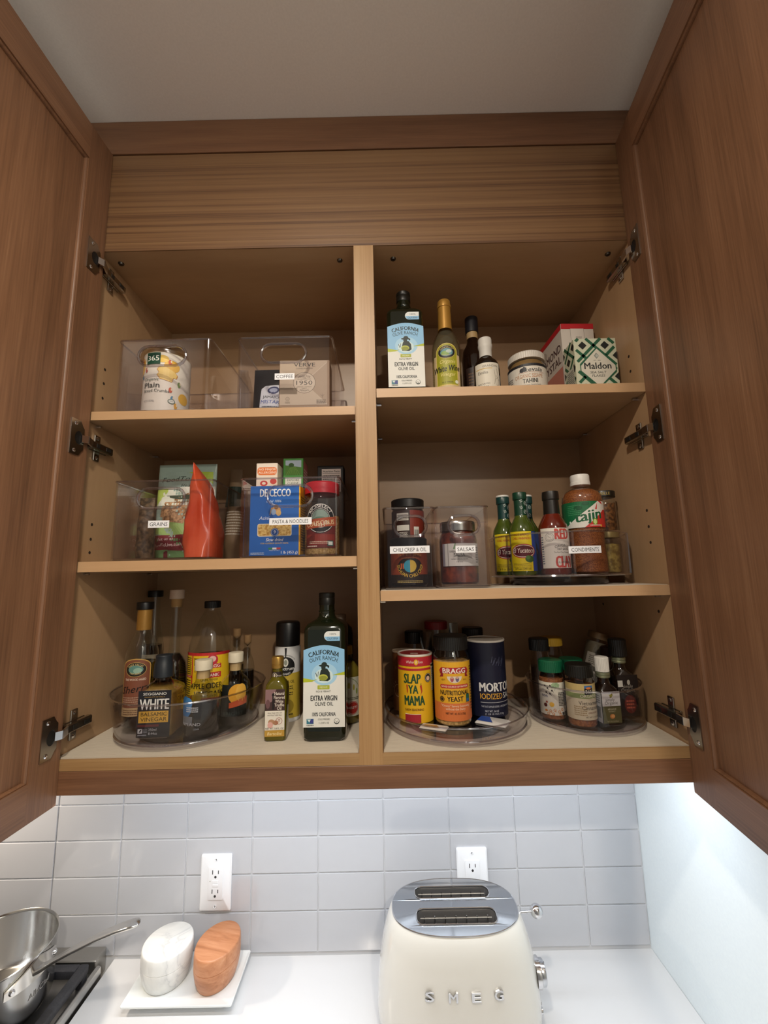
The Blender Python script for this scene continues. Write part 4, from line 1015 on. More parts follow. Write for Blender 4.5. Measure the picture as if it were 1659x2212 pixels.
l.ell(0, 38, 12, 12, '#2f8fa8').ell(0, 38, 12, 12, '#c8a83c', -90, 90).rect(-18, 33, -15.5, 43, '#c25a2c').rect(-14, 33, -12, 43, '#c25a2c')
l.txt('SICHUAN CHILI CRISP', 0, 16.5, 6.2, '#d0a83a', w=78, b=.03, arc=-27).small(-26, 26, 7, 12, 2, '#c8b26a')
wrap(l, o, .0357, 0, nb=1)
crisp(.005, .1500, .6290, 'lower black-lidded chili crisp jar at the back of its bin, under another jar', 0)
o = crisp(.0978, .1500, .6290, 'black-lidded chili crisp jar standing on top of another jar at the back', 0)
l = L().rect(-50, 6, 50, 66, '#2a120c').rect(6, 6, 50, 66, '#7a2a1c').rect(-24, 44, 3, 60, '#b9b4ac').rect(-24, 22, 4, 34, '#c4c0b8').small(-22, 1, 46, 58, 4, '#4a4440').small(-18, 0, 8, 20, 5, '#c4c0b8', 4).rect(14, 8, 26, 30, '#d0ccc4').bars(15, 25, 9, 24)
wrap(l, o, .0357, -6, nb=1)
o = thing('salsa_jar', 'glass jar of chunky red salsa with a silver lid in the SALSAS bin', 'jar', (.7225, .0640, ZR2 + .005), 2)
SALSA = speckle('salsa', '#4a140c', '#8c3a22', 70, .35, .4, .35, .72, 4)
lathe('jar', [(0, 0), (34, 0), (37.5, 4), (37.5, 86), (35.5, 96), (32.5, 102), (32.5, 116), (0, 116)], CLEARG, o)
lathe('salsa', [(0, 2), (33, 2), (36.2, 6), (36.2, 85), (34, 95), (31, 101), (31, 104), (0, 104)], SALSA, o)
lathe('lid', [(32.6, 104), (34.6, 104), (35, 105), (34.4, 108), (35, 110), (34.4, 113), (35, 115), (34.6, 121), (33.4, 123), (0, 123.4)], STEEL, o, label='silver screw band lid')
l = L().rect(-42, 36, 44, 79, '#cfccc6').rect(-42, 36, -36, 79, '#8f8a94').rect(-29, 36, -27.5, 79, '#8f8c88').poly([(-18, 68), (-14, 79), (-12, 79), (-14, 68)], '#7a9a72').ell(26, 46, 26, 17, '#b7b0ac', -20, 130)
l.txt('GREEN THUMB FARMS', -6, 62, 3.6, '#3a3834', w=38).txt('SALSA', -6, 54, 6.4, '#232220', w=21).txt("NANA'S SPECIAL RECIPE", -6, 48, 2.4, '#4a4844', w=32).txt('12 oz', -6, 43, 2, '#4a4844', w=12).small(30, 40, 42, 74, 7, '#7a7470')
wrap(l, o, .0376, 0, nb=1)
# turntable of condiments
tt = turntable(.949, .1500, ZR2, 'clear turntable of hot sauces with a CONDIMENTS sticker on the middle right shelf', .138, .1405, .101, zf=.021)
for a in (-62, 58):
    r_ = math.radians(a)
    bx = B().box(-.0012, .0012, -.1408, -.1380, .021, .100).xf(Matrix.Rotation(r_, 4, 'Z')); bx.done('seam_rib', BINEDGE, tt)
stick(tt, 'CONDIMENTS', 0, 66, 61, 13.5, cyl(.1408, 0))
FR = ZR2 + .0211
YS = speckle('green_sauce', '#3c4a18', '#505f20', 26, .12, 0, coat=.6)
def yuc(label, x, y, rz, white):
    o = thing('green_hot_sauce', label, 'bottle', (x, y, FR), rz, 'green habanero hot sauce bottles')
    lathe('glass', [(0, 0), (24, 0), (25.8, 3), (25.8, 86), (24, 98), (18, 110), (13.4, 119), (12, 128), (12, 166), (0, 166)], YS, o, label='green sauce in glass')
    TE = '#123a38' if white else '#0f3a28'
    lathe('sleeve', [(12, 117), (12.7, 117), (12.9, 122), (12.3, 128), (12.3, 156), (14.2, 157), (14.4, 160), (14.4, 171), (13.8, 172), (0, 172)], M(TE, .35), o, label='dark green printed neck sleeve')
    if white: cap(o, .0141, .1722, .1765, M('#d8d6d0', .5), 'cap_top')
    l = L()
    for k, (u, v) in enumerate(((-6, 122), (5, 130), (-5, 140), (6, 148), (-5, 154))):
        if k % 2: l.ring(u, v, 3, 4.2, .8, '#b9c6be').line([(u - 2, v - 2), (u + 2, v + 3)], .8, '#b9c6be')
        else: l.txt('55', u, v - 2, 5, '#c4d0c8', w=6, rot=-70, b=.02)
    l.make(o, cyl(.0128), du=2.5, nb=0)
    l = L().rect(-40, 8, 40, 88, '#1c3f92').rect(-38, 8, 9, 88, '#dcc51e')
    l.txt('HOT SAUCE', -12, 79, 5, '#b03a1c', w=30, b=.03).txt('CHILE HABANERO', -12, 71.5, 5, '#b03a1c', w=38, b=.03)
    l.ell(-9, 48, 25, 14.5, '#b01f2c').ell(-9, 48, 23.4, 12.6, '#e6ddc8').ell(-9, 48, 22.4, 11.2, '#5a1420').txt('El Yucateco', -9, 44.5, 9.5, '#e9dccb', w=43, sh=.2, b=.02)
    l.ell(2, 32, 9, 7, '#2c5a26').ell(-1, 35, 4.5, 4, '#4a7a36').line([(-32, 24), (-16, 21), (6, 25)], .5, '#8a7a2a').small(-32, 6, 15, 24, 3, '#a8942a').txt('8 fl oz (240 ml)', -12, 10.5, 3.6, '#1a160a', w=32, b=.02)
    wrap(l, o, .0259, 0, nb=1)
    return o
yuc('green habanero sauce bottle with a white-topped teal neck, leftmost of the three', .8430, .1560, 14, True)
yuc('green habanero sauce bottle with a dark green patterned neck, foremost of the three', .8640, .1030, 4, False)
yuc('green habanero sauce bottle with a teal neck, behind and right of the foremost one', .8960, .1600, -10, True)
o = thing('red_hot_sauce', 'red hot sauce bottle with a black cap and white label', 'bottle', (.9160, .0700, FR), -3)
lathe('glass', [(0, 0), (26.5, 0), (28.4, 3), (28.4, 88), (26.5, 98), (20, 112), (15, 121), (13.2, 128), (13, 160), (0, 160)], speckle('red_sauce', '#4f160a', '#651e0d', 20, .1, 0, coat=.5), o, label='red sauce in glass')
lathe('sleeve', [(13, 116), (15.8, 116), (15.6, 122), (14.8, 148), (16.4, 150), (16.4, 160), (15.6, 166), (0, 166.4)], M('#17130f', .4), o, label='black shrink cap')
l = L().rect(-34, 12, 32, 90, '#d9d4c9').txt('RED', 9, 68, 20, '#c0453c', w=27, b=.06).txt('CLAY', 11, 13, 22, '#c0453c', w=34, b=.06)
l.ring(-15, 72, 8.5, 8.5, .6, '#6a6660').ring(-15, 72, 6, 6, .5, '#8a8680').line([(-18, 74), (-12, 70)], .6, '#6a6660')
l.txt('ORIGINAL', 9, 53, 5, '#23201e', w=30, arc=34).txt('HOT SAUCE', 9, 46.5, 4.2, '#2c2927', w=22, b=.02).txt('The Red Clay Changes You', 9, 41, 2.8, '#3a3633', w=36).txt('5 FL OZ (150 ML)', 9, 21.5, 3.2, '#3a3633', w=27, b=.02).small(-33, -28, 20, 76, 12, '#3c4a6a')
wrap(l, o, .0286, -4, nb=1)
o = thing('teal_hot_sauce', 'hot sauce bottle with a dark teal neck right behind the red hot sauce', 'bottle', (.9520, .1600, FR))
lathe('glass', [(0, 0), (23, 0), (25, 3), (25, 84), (22, 98), (15, 112), (12, 124), (12, 160), (0, 160)], M('#1d2a12', .1, 0, .4), o)
lathe('sleeve', [(12, 118), (12.8, 118), (12.6, 154), (14.4, 156), (14.4, 172), (0, 172.5)], M('#0f3a38', .35), o)
wrap(L().rect(-30, 10, 30, 90, '#1f6a52').small(-20, 20, 30, 80, 5, '#cfd8c8'), o, .0251, 0)
# chile lime seasoning
o = thing('chile_lime_seasoning', 'tall bottle of orange chile lime seasoning with a white flip cap', 'bottle', (.9940, .1010, FR), -2)
TAJ = speck('chile_powder', '#6e3616', '#9a5c2a', 480, .6, .3)
lathe('bottle', [(0, 0), (36, 0), (39, 3), (39.4, 8), (38.6, 11), (38.8, 30), (37.2, 50), (36.8, 70), (38.4, 86), (39.2, 92), (39.4, 142), (38.8, 146), (39.2, 150), (38, 160), (33, 169), (24, 175), (18, 178), (17, 181), (17, 186), (0, 186)], CLEARP, o)
lathe('seasoning', [(0, 1.2), (35, 1.2), (38, 4), (38.4, 8), (37.6, 11), (37.8, 30), (36.2, 50), (35.8, 70), (37.4, 86), (38.2, 92), (38.4, 142), (38.2, 150), (37, 159), (32, 168), (23, 173.6), (0, 176)], TAJ, o)
lathe('cap', [(0, 183), (18.2, 183), (19.6, 184), (19.6, 190), (18.8, 191), (18.8, 204), (17.6, 206.5), (0, 207)], M('#dedcd6', .4), o, label='white flip cap')
l = L().rect(-64, 92, 64, 145, '#12663c').poly([(-40, 92), (-40, 96), (26, 145), (64, 145), (64, 92)], '#dcdad2').poly([(-4, 92), (40, 128), (64, 128), (64, 92)], '#c2302a').poly([(26, 145), (34, 145), (40, 138), (34, 140)], '#c2302a')
l.txt('tajin', 6, 106, 21, '#0e5a36', w=52, b=.05, sh=.12, rot=8).poly([(18, 128), (24, 142), (22, 128)], '#c2302a').ell(16, 103, 5, 7, '#7a9a2c').ell(16, 103, 3.4, 5, '#c8d890').small(6, 28, 95, 98, 1, '#e8d8d0').small(-36, -8, 118, 140, 6, '#3f8a5c').txt('1', -32, 101, 5, '#dfe8e0', w=3).ell(29, 95, 2, 2.6, '#d8b03a')
l.ell(-14, 132, 8, 5, '#0c5230').ell(0, 140, 7, 3.4, '#0c5230')
wrap(l, o, .0396, -15, nb=1)
def mustard(z, label, fill, lidm, txt):
    o = thing('mustard_jar', label, 'jar', (1.0560, .1330, FR + z), 0, 'stacked mustard jars')
    lathe('jar', [(0, 0), (22, 0), (24, 3), (24, 62), (22, 68), (21.5, 76), (0, 76)], CLEARG, o)
    lathe('mustard', [(0, 1.5), (21.5, 1.5), (22.8, 4), (22.8, 60), (0, 64)], fill, o)
    cap(o, .0245, .074, .0875, lidm, 'lid', rnd_=.0015)
    if txt: wrap(L().txt(txt, 0, 77.5, 6, '#b8a05a', w=27, b=.02), o, .0247, -24, nb=0)
    return o
mustard(0, 'jar of yellow mustard under a black-lidded jar at the right of the turntable', speck('mustard', '#7a6028', '#b39a4e', 120, .6, .3), M('#8a7a4a', .4, .3), None)
mustard(.0880, 'black-lidded jar of whole grain mustard stacked on another jar', speck('grain_mustard', '#4a2a14', '#8a5a30', 170, .5, .5), M('#15140f', .35), 'MAILLE')

# ------------------------------------------------------------------ bottom right, left turntable: seasonings
turntable(.7140, .1460, ZF, 'clear low turntable of seasonings on the cabinet floor just right of the divider', .139, .1450, .034)
def shaker(name, label, cat, x, y, r, h, col, rz=0, top='#d8d2c8', inner='#b02a2c', well=.78, z=None):
    o = thing(name, label, cat, (x, y, FL if z is None else z), rz); k, H = r * 1000, h * 1000
    lathe('body', [(0, 0), (k - .6, 0), (k, .8), (k, H - 3), (0, H - 3)], M(col, .42), o)
    lathe('lid', [(k, H - 4), (k + .8, H - 3.6), (k + .9, H - .8), (k + .2, H), (k - 2.4, H), (k - 3, H - 2.2), (0, H - 2.2)], M(top, .4), o)
    if inner: lathe('lid_disc', [(0, H - 2.1), (k * well + 4, H - 2.1), (k * well + 4, H - 1.7), (0, H - 1.6)], M(inner, .35), o, label='coloured shaker disc')
    return o
o = shaker('cajun_seasoning', 'yellow canister of cajun seasoning with a red and white shaker top', 'canister', .6335, .1320, .0355, .1290, '#e0b020', 0)
B().box(-.010, .006, -.016, -.006, .1272, .1284, .0005).done('flap', M('#cfa8a0', .4), o)
l = L().rect(-60, 107, 60, 124.5, '#b02230').rect(-60, 99, 60, 103, '#b02230').txt('Walker & Sons', -2, 113, 5, '#eadfd0', w=34, sh=.2).ell(1, 115, 4, 5.5, '#e0b020')
G2 = '#1a4a2c'
l.txt('SLAP', -8, 75, 17.5, G2, w=34, b=.045, sh=.04).txt('YA', -6, 56, 15.5, G2, w=19, b=.045).txt('MAMA', -4, 34, 17.5, G2, w=41, b=.045, sh=-.03)
l.poly([(-20, 72), (-17, 72), (-17, 60), (-19, 55)], '#b0301e').poly([(7, 70), (11, 72), (12, 60), (8, 52), (10, 60)], '#b0301e').line([(9, 71), (10, 75)], 1.2, G2)
l.ell(26, 84, 8, 8.6, '#1a1614').ring(26, 84, 7, 7.6, .5, '#d8cfc0').ell(26, 83, 4.4, 4.4, '#d8b8a0').txt('CAJUN SEASONING', -5, 24, 4, '#5a2a10', w=38, b=.015)
l.rect(-24, 2, 8, 17, '#a02430').rect(-24, 17, 8, 18.2, '#e8d8b0').rect(36, 58, 56, 110, '#c9c0a4').rect(36, 104, 56, 108, '#2c2a20').small(38, 55, 60, 102, 12, '#4a463a').small(40, 58, 10, 54, 12, '#8a6a14', 4)
wrap(l, o, .0356, -2, nb=1)
o = thing('nutritional_yeast', 'clear shaker of nutritional yeast with a black cap and yellow label', 'shaker', (.7045, .1050, FL), 0)
lathe('jar', [(0, 0), (32, 0), (35, 4), (35.5, 8), (35.5, 122), (34, 130), (30, 136), (29.5, 140), (0, 140)], CLEARP, o)
lathe('yeast', [(0, 1.5), (31, 1.5), (34, 5), (34.2, 9), (34.2, 116), (0, 118)], speck('yeast_flakes', '#a07c44', '#d4ae70', 190, .7, .5), o)
cap(o, .0338, .1395, .1655, M('#141413', .4), ribs=56, rnd_=.002)
l = L().rect(-52, 12, 52, 119, '#dca526').rect(-52, 12, 52, 44, '#d2733c').poly([(-27, 98), (27, 98), (31, 103), (26, 109), (-26, 109), (-31, 103)], '#a8242c').poly([(-30, 91), (-22, 92), (-22, 102), (-30, 100), (-27, 96)], '#8a1c24').poly([(30, 91), (22, 92), (22, 102), (30, 100), (27, 96)], '#8a1c24')
l.ell(0, 93, 14.5, 12, '#d9c9b8', 180, 360).ell(-5, 88, 3.4, 5, '#a8525a').ell(5, 88, 3.4, 5, '#6a5a78').ell(-5, 91, 2.4, 2.6, '#c99c88').ell(5, 91, 2.4, 2.6, '#c9a08c')
l.txt('BRAGG', 0, 98.5, 9, '#f0e8dc', w=45, b=.04).txt('EST.', -21, 85, 2.8, '#3a2810', w=8).txt('1912', 21, 85, 2.8, '#3a2810', w=8)
l.rect(-29, 71, 29, 78, '#b8342c', 3).txt('GOOD SOURCE OF PROTEIN', 0, 72.8, 3.2, '#f0e0cc', w=53, b=.02).txt('NUTRITIONAL', 0, 59, 8.2, '#14100c', w=58, b=.035).txt('YEAST', 0, 47.5, 8.6, '#14100c', w=31, b=.035)
l.ell(-26, 51, 5, 5, '#2a241a').ring(-26, 51, 3.6, 3.6, .5, '#dca526').rect(22, 45, 31, 59, '#1f5a4c').rect(23, 46, 30, 51, '#2f5a96')
l.txt('"Cheesy" Savory Seasoning', 0, 37.5, 4, '#f2dcc0', w=57).txt('without the Dairy', 0, 32, 4, '#f2dcc0', w=38).txt('NET WT. 4.5 OZ (127g)', 0, 24, 3.6, '#2a160c', w=38, b=.02).small(36, 50, 30, 112, 16, '#5a3c10', 5)
wrap(l, o, .0358, 0, nb=1)
o = shaker('iodized_salt', 'navy blue canister of iodized salt with a white lid', 'canister', .7865, .1620, .0405, .1490, '#171a30', 0, '#d8d3ca', '#c9c4ba', .75)
B().box(-.030, -.004, .006, .022, .1476, .1487, .0004).done('spout', M('#a8a49c', .3, .6), o, label='grey metal pour spout')
l = L().txt('MORTON', 12, 50, 16.5, '#dcdbd8', w=78, b=.05).txt('IODIZED', -3, 35.5, 10.5, '#e0a83a', w=47, b=.01).txt('SALT', 38, 35.5, 10.5, '#dcdbd8', w=30, b=.005).line([(-26, 29), (44, 29)], .8, '#c8c8cc')
l.txt('THIS SALT SUPPLIES IODIDE, A NECESSARY NUTRIENT', 10, 19.5, 3.4, '#c0c2cc', w=70).txt('NET WT. 26 OZ', -4, 11, 3.4, '#c0c2cc', w=28, b=.02).txt('(1 LB 10 OZ) 737g', 2, 5.5, 3.4, '#c0c2cc', w=40)
for i in range(9): l.line([(2 + i * 3.2, 118 - (i * 7) % 11), (-1 + i * 3.2, 106 - (i * 5) % 9)], .4, '#8a90b0')
wrap(l, o, .0406, 4, nb=0)
o = shaker('cocoa_canister', 'brown canister with a cream lid at the left edge of the seasoning turntable', 'canister', .6115, .1960, .0235, .1230, '#6e4426', 0, '#a89682', '#a08e7a')
l = L().ring(-8, 42, 13, 13, 1, '#c9b49a').ell(-8, 40, 4, 5, '#3a2414')
for a in range(20, 170, 24): l.line([(-8 + 16 * math.cos(math.radians(a)), 42 + 16 * math.sin(math.radians(a))), (-8 + 20 * math.cos(math.radians(a)), 42 + 20 * math.sin(math.radians(a)))], 1, '#d8c4a4')
l.txt('COCOA', -4, 86, 5, '#b89468', w=24); wrap(l, o, .0236, -10, nb=0)
def spice(name, label, x, y, r, h, fill, lidm, lab=None, rz=0, z=None, fillto=.72, rot=None, lidh=.2, ribs=40, jar=None):
    o = thing(name, label, 'jar', (x, y, FL if z is None else z), rz, None, rot); k, H = r * 1000, h * 1000; s_ = H * (1 - lidh)
    lathe('jar', [(0, 0), (k - 2, 0), (k, 2.5), (k, s_ * .84), (k * .93, s_ * .93), (k * .84, s_), (k * .84, H * .93), (0, H * .93)], jar or CLEARP, o, n=32)
    lathe('contents', [(0, 1.2), (k - 2.6, 1.2), (k - 1.2, 3), (k - 1.2, s_ * fillto), (0, s_ * fillto + .4)], fill, o, n=28)
    cap(o, r * .97, h - h * lidh, h, lidm, 'lid', ribs=ribs, rnd_=.002)
    return o
DK = M('#3a2a1c', .5); SP = speck('spice', '#5a3520', '#8a5a38', 160, .7, .4)
spice('spice_jar', 'black-lidded clear jar at the back left of the seasoning turntable', .6400, .2380, .0225, .158, SP, BLACK, lidh=.17)
spice('spice_jar', 'red-lidded jar at the back of the seasoning turntable', .6925, .2480, .0275, .178, DK, M('#8a1f24', .4), lidh=.10)
spice('spice_jar', 'black-lidded jar at the back of the turntable behind the navy salt canister', .7760, .2360, .0245, .163, DK, M('#101014', .4), lidh=.2)
def baggie(label, x, y, w, h, t, mat, seed, rz=0):
    o = thing('plastic_bag', label, 'bag', (x, y, FL), rz); pouch(o, w, h, t, mat, seed=seed, crink=.003, top=.7); return o
baggie('crumpled clear plastic bag behind the yellow seasoning canister', .6640, .1960, .0195, .160, .014, thin('#b9b4aa', .10, .15, .5, 2), 5, 20)
baggie('tall grey-green plastic packet behind the nutritional yeast', .7265, .1990, .0150, .178, .006, thin('#7f8f7a', .12, .2, .5, 2), 9, 10)
o = thing('orange_packet', 'thin orange paper packet standing behind the navy salt canister', 'packet', (.8150, .2220, FL), 0)
B().box(-.011, .011, -.002, .002, 0, .146, .0006).done('packet', M('#a8602a', .6), o)
L().small(-9, 9, 60, 138, 8, '#5a3014').make(o, flat(.002), nb=0)
o = thing('paper_packet', 'blue and white paper packet lying flat in front of the navy salt canister', 'packet', (.7790, .0960, FL), -32)
B().loft([rr(.030, .019, .002, 0), rr(.030, .0195, .002, .0012), rr(.027, .016, .004, .0042)]).done('packet', M('#cfcdca', .6), o)
L().poly([(-27, -14), (4, -14), (-10, 14), (-27, 14)], '#2a4a9a').make(o, lambda u, v, q: Vector((u / 1e3, v / 1e3, .0043 + q / 1e3)), nb=0)
o = thing('paper_packet', 'cream and white paper packet lying flat in front of the yellow canister', 'packet', (.6620, .0740, FL), -24)
B().loft([rr(.026, .012, .002, 0), rr(.026, .0125, .002, .001), rr(.024, .010, .003, .003)]).done('packet', M('#d5cfc4', .6), o)
L().poly([(-20, -8), (14, -8), (4, 6), (-18, 4)], '#b58a4a').make(o, lambda u, v, q: Vector((u / 1e3, v / 1e3, .0031 + q / 1e3)), nb=0)

# ------------------------------------------------------------------ bottom right, right turntable: spices
turntable(.9800, .1460, ZF, 'clear high-walled turntable of spice jars in the bottom right corner of the cabinet', .1065, .1105, .079)
CINN = speck('cinnamon', '#7a4424', '#9c6238', 200, .7, .2)
GREEN = M('#0f5a3c', .4)
o = spice('spice_jar', 'green-lidded jar with a white leaf-and-star label, front left of the spice turntable', .9080, .1205, .0240, .111, CINN, GREEN, fillto=.86)
l = L().rect(-44, 10, 44, 71, '#d9d6c6').ell(-2, 66, 8, 5, '#9ab08a').line([(0, 70), (-10, 60)], .8, '#7a9a72').line([(0, 70), (6, 58)], .8, '#7a9a72').line([(0, 70), (-4, 56)], .8, '#7a9a72')
for u, v in ((-22, 64), (-17, 60), (-12, 65), (-20, 52), (-13, 50), (-9, 56)): l.ell(u, v, 1.5, 1.7, '#2a2420').line([(u, v), (u + 3, v - 3)], .8, '#2a2420')
l.txt('non', -24, 43, 6, '#2a2c5a', w=12, b=.02).ell(-20, 34, 2, 2, '#a04a3c').ell(-23, 28, 3.6, 3.6, '#5a2a22').ell(-11, 30, 4.4, 4.4, '#e0b03a').ell(-22, 18, 3, 2, '#c97f3c')
for u, v in ((-14, 18), (-6, 20), (2, 17), (8, 21), (-9, 13), (4, 12), (-18, 13)): l.ring(u, v, 2.6, 2.6, .8, '#d08a4a').line([(u, v), (u + 2, v - 4)], .7, '#d08a4a')
l.small(2, 24, 28, 54, 9, '#4a463c', 3).rect(8, 11, 13, 16, '#2a2a26').rect(14, 10, 22, 17, '#1c1c1a')
wrap(l, o, .0242, 0, nb=1)
spice('spice_jar', 'green-lidded jar behind the black-lidded cinnamon jar', .9590, .1430, .0240, .108, CINN, GREEN)
o = spice('spice_jar', 'black-lidded jar of ground cinnamon with a green banded label', .9470, .0800, .0258, .110, CINN, M('#12120f', .4), fillto=.82)
l = L().rect(-46, 14, 46, 78, '#cbbfa2').rect(-46, 52, 46, 61, '#8a9a5a').rect(-46, 66, 46, 78, '#b9a46c').rect(-2, 59, 14, 75, '#1f1c18').rect(-2, 70, 14, 75, '#3f6aa0').ell(6, 70.5, 5, 2, '#d07a3c').txt('365', 6, 61.5, 5.6, '#e0d8c4', w=12, b=.01)
l.txt('ORGANIC', 8, 53.6, 5.4, '#ece4cc', w=36, b=.01).txt('Vietnamese', 8, 40.5, 7, '#2e241c', w=43).txt('Cinnamon', 10, 32, 7, '#2e241c', w=36).txt('GROUND', 12, 25.5, 3, '#7a3a24', w=20, sh=.3).txt('NET WT 1.9 OZ (53g)', 12, 18, 2.6, '#3a2e22', w=30).small(-22, 0, 22, 40, 5, '#a08a62', 3)
wrap(l, o, .0260, -4, nb=1)
def extract(label, x, y, rz, a, h, capm, capr):
    o = thing('extract_bottle', label, 'bottle', (x, y, FL), rz); H = h
    b = B(); S = [(a - .002, 0, .004), (a, .002, .004), (a, H * .46, .004), (a * .92, H * .53, .006), (a * .62, H * .60, a * .6), (.0105, H * .64, .0105), (.0100, H * .72, .01)]
    b.loft([rr(q, q, r, z, 4) for q, z, r in S]); b.done('body', M('#150c08', .06, 0, .5), o, label='dark brown glass')
    lathe('neck_ring', [(10, H * 690), (12.5, H * 692), (13, H * 715), (12, H * 724), (13, H * 733), (13, H * 765), (11, H * 775), (0, H * 778)], M('#9aa084', .3, .7), o, label='pale metal ring left under the cap')
    cap(o, capr, H * .78, H, capm, ribs=30, rnd_=.0015)
    return o
o = extract('square dark bottle of almond extract with a white cap', .9930, .0800, 6, .0185, .122, M('#d2d0ca', .45), .0125)
l = L().rect(-18, 6, 18, 62, '#55532f').rect(-18, 36, 18, 62, '#c6c4c2').poly([(-3, 52), (3, 60), (4, 55), (0, 50)], '#7a6a2c').poly([(-4, 56), (0, 52), (4, 54), (0, 57)], '#8a8a3c').txt('simply', -2, 45, 5, '#3a362a', w=18).txt('Organic', 0, 39, 5.4, '#3a362a', w=26)
l.txt('almond', 0, 29.5, 3.4, '#cfc8a8', w=16).txt('EXTRACT', 0, 25.5, 2.4, '#b8b290', w=13).ell(0, 18, 5, 4.2, '#b9763c').ell(1, 18.4, 3.4, 2.6, '#d09a5c').txt('NET 2 FL OZ (59ml)', 0, 8, 2.2, '#b8b290', w=22)
l.make(o, flat(.0185), nb=1)
l = L().rect(-17.5, 6, 17.5, 60, '#b4b6bc').bars(-14, 14, 14, 34).small(-14, 14, 40, 56, 4, '#5a5c62'); l.make(o, side(-.0185, -1), nb=1, name='back_label')
o = extract('larger square dark bottle of vanilla extract with a black cap', 1.0440, .1130, 4, .0215, .150, M('#0f0f10', .4), .0165)
l = L().rect(-21, 8, 21, 84, '#1a1210').txt('simply', 0, 60, 6, '#8f8a80', w=20).txt('Organic', 0, 53, 6, '#8f8a80', w=28).ell(2, 30, 12, 17, '#5a1c18').small(-6, 10, 22, 40, 3, '#a8503c').ell(2, 70, 3, 5, '#a8a49a').rect(-20, 62, -10, 74, '#b8b6ae')
l.make(o, flat(.0215), nb=1)
spice('spice_jar', 'black-lidded dark clear jar at the left edge of the spice turntable', .9050, .1700, .0210, .146, DK, BLACK, lidh=.17)
spice('spice_jar', 'yellow-lidded jar at the back of the spice turntable', .9420, .2000, .0255, .143, speck('brown_spice', '#3c2a1a', '#6a4a2c', 130, .7, .3), M('#b8922c', .45), lidh=.12)
o = spice('spice_jar', 'clear jar with a barcode label leaning at the back of the spice turntable', 1.0080, .2020, .0225, .150, M('#6a6250', .7), M('#8a7458', .35, .6), fillto=.95, lidh=.10, rot=(0, math.radians(18), 0), z=FL + .0072, ribs=0)
l = L().rect(-26, 30, 26, 104, '#a8a298').bars(-20, 8, 34, 62).rect(-20, 66, 10, 76, '#4a463c').small(-20, 20, 80, 100, 5, '#5a564c'); wrap(l, o, .0227, 0, nb=1)
o = spice('spice_jar', 'small dark jar tucked behind the vanilla extract at the right', 1.0580, .1690, .0190, .126, M('#2a140e', .4), M('#3a2018', .4), lidh=.16)

# ------------------------------------------------------------------ outlets
def outlet(x, z, label, gfci):
    o = thing('wall_outlet', label, 'outlet', (x, .2999, z), group='wall outlets')
    PW = M('#e6e7ea', .32)
    b = B(); b.loft([[Vector((p.x, -q, p.y)) for p in rr(a, c_, .003, 0)] for a, c_, q in ((.0348, .0572, 0), (.0352, .0576, .001), (.0350, .0574, .004), (.0325, .0549, .0058))]); b.done('cover_plate', PW, o)
    B().box(-.0165, .0165, -.0078, -.0050, -.0335, .0335, .0008, seg=2).done('receptacle', PW, o)
    r = o
    DKS = M('#2c2a2a', .6)
    for s in (1, -1):
        zc = s * .0195; b = B()
        b.box(-.0075, -.0058, -.0081, -.0076, zc - .001, zc + .0075); b.box(.0056, .0073, -.0081, -.0076, zc, zc + .0068)
        b.loft([[Vector((.0026 * math.cos(2 * PI * i / 16), q, zc - .0065 + .0026 * math.sin(2 * PI * i / 16))) for i in range(16)] for q in (-.0076, -.0081)])
        b.done('socket_slots', DKS, o)
        c_ = B().lathe([(0, -.0001), (.0022, 0), (.0026, .001)], 14); w = c_.done('screw', PW, o); w.rotation_euler = (PI / 2, 0, 0); w.location = (0, -.0060, s * .0475)
        B().box(-.0004, .0004, -.0064, -.0058, s * .0475 - .002, s * .0475 + .002).done('screw_slot', DKS, o)
    if gfci:
        for s in (1, -1): B().box(-.0065, .0065, -.0088, -.0076, s * .0034 - .0028, s * .0034 + .0028, .0004).done('test_button', PW, o)
        B().box(-.0128, -.0112, -.0082, -.0077, .004, .0056).done('indicator', M('#8a8a70', .4), o)
    return o
outlet(.1745, 1.0650, 'white wall outlet with test buttons on the tiles above the oval boxes', True)
outlet(.7600, 1.0675, 'white wall outlet on the tiles right behind the toaster', False)

# ------------------------------------------------------------------ counter
CT = .914
QZ = M('#d5d6d8', .16, 0, .3)
tag(B().box(-.0485, XW - .0005, -.345, .2995, CT - .03, CT, .0012, seg=2).done('worktop', QZ), 'white quartz worktop running along the tiles to the right wall', 'countertop')

# toaster
o = thing('toaster', 'cream two-slot retro toaster with chrome top and raised SMEG letters', 'toaster', (.698, .164, CT))
CREAM = M('#ccc9c1', .16, 0, .8)
S = [(.010, .1490, .0925), (.016, .1530, .0955), (.040, .1535, .0965), (.075, .1515, .0950), (.110, .1470, .0918), (.140, .1405, .0870), (.160, .1345, .0826), (.174, .1290, .0785), (.182, .1250, .0752), (.1865, .1222, .0728)]
b = B(); b.loft([sup(a, d, 2.55, z, 96) for z, a, d in S], 0, True, False); b.done('body', CREAM, o, label='glossy cream shell', ang=60)
B().loft([sup(.143, .0865, 2.55, 0, 64), sup(.145, .0885, 2.55, .004, 64), sup(.145, .0885, 2.55, .0102, 64)]).done('base', M('#3a3a3c', .5), o)
def slot(cy, hw, hd):
    return [(p.x, p.y + cy) for p in rr(hw, hd, .013, 0, 6)]
SL = ((.0315, .0760, .0165), (-.0290, .0765, .0180))
out = [(p.x, p.y) for p in sup(.1222, .0728, 2.5, 0, 96)]
b = B(); b.plate(out, [slot(*s) for s in SL], lambda u, v, d: Vector((u, v, .1862 + d + .0028 * max(0, 1 - (u / .1222) ** 2 - (v / .0728) ** 2))), .0016)
b.done('top_panel', M('#b9bcc0', .10, 1.0), o, label='chrome top panel')
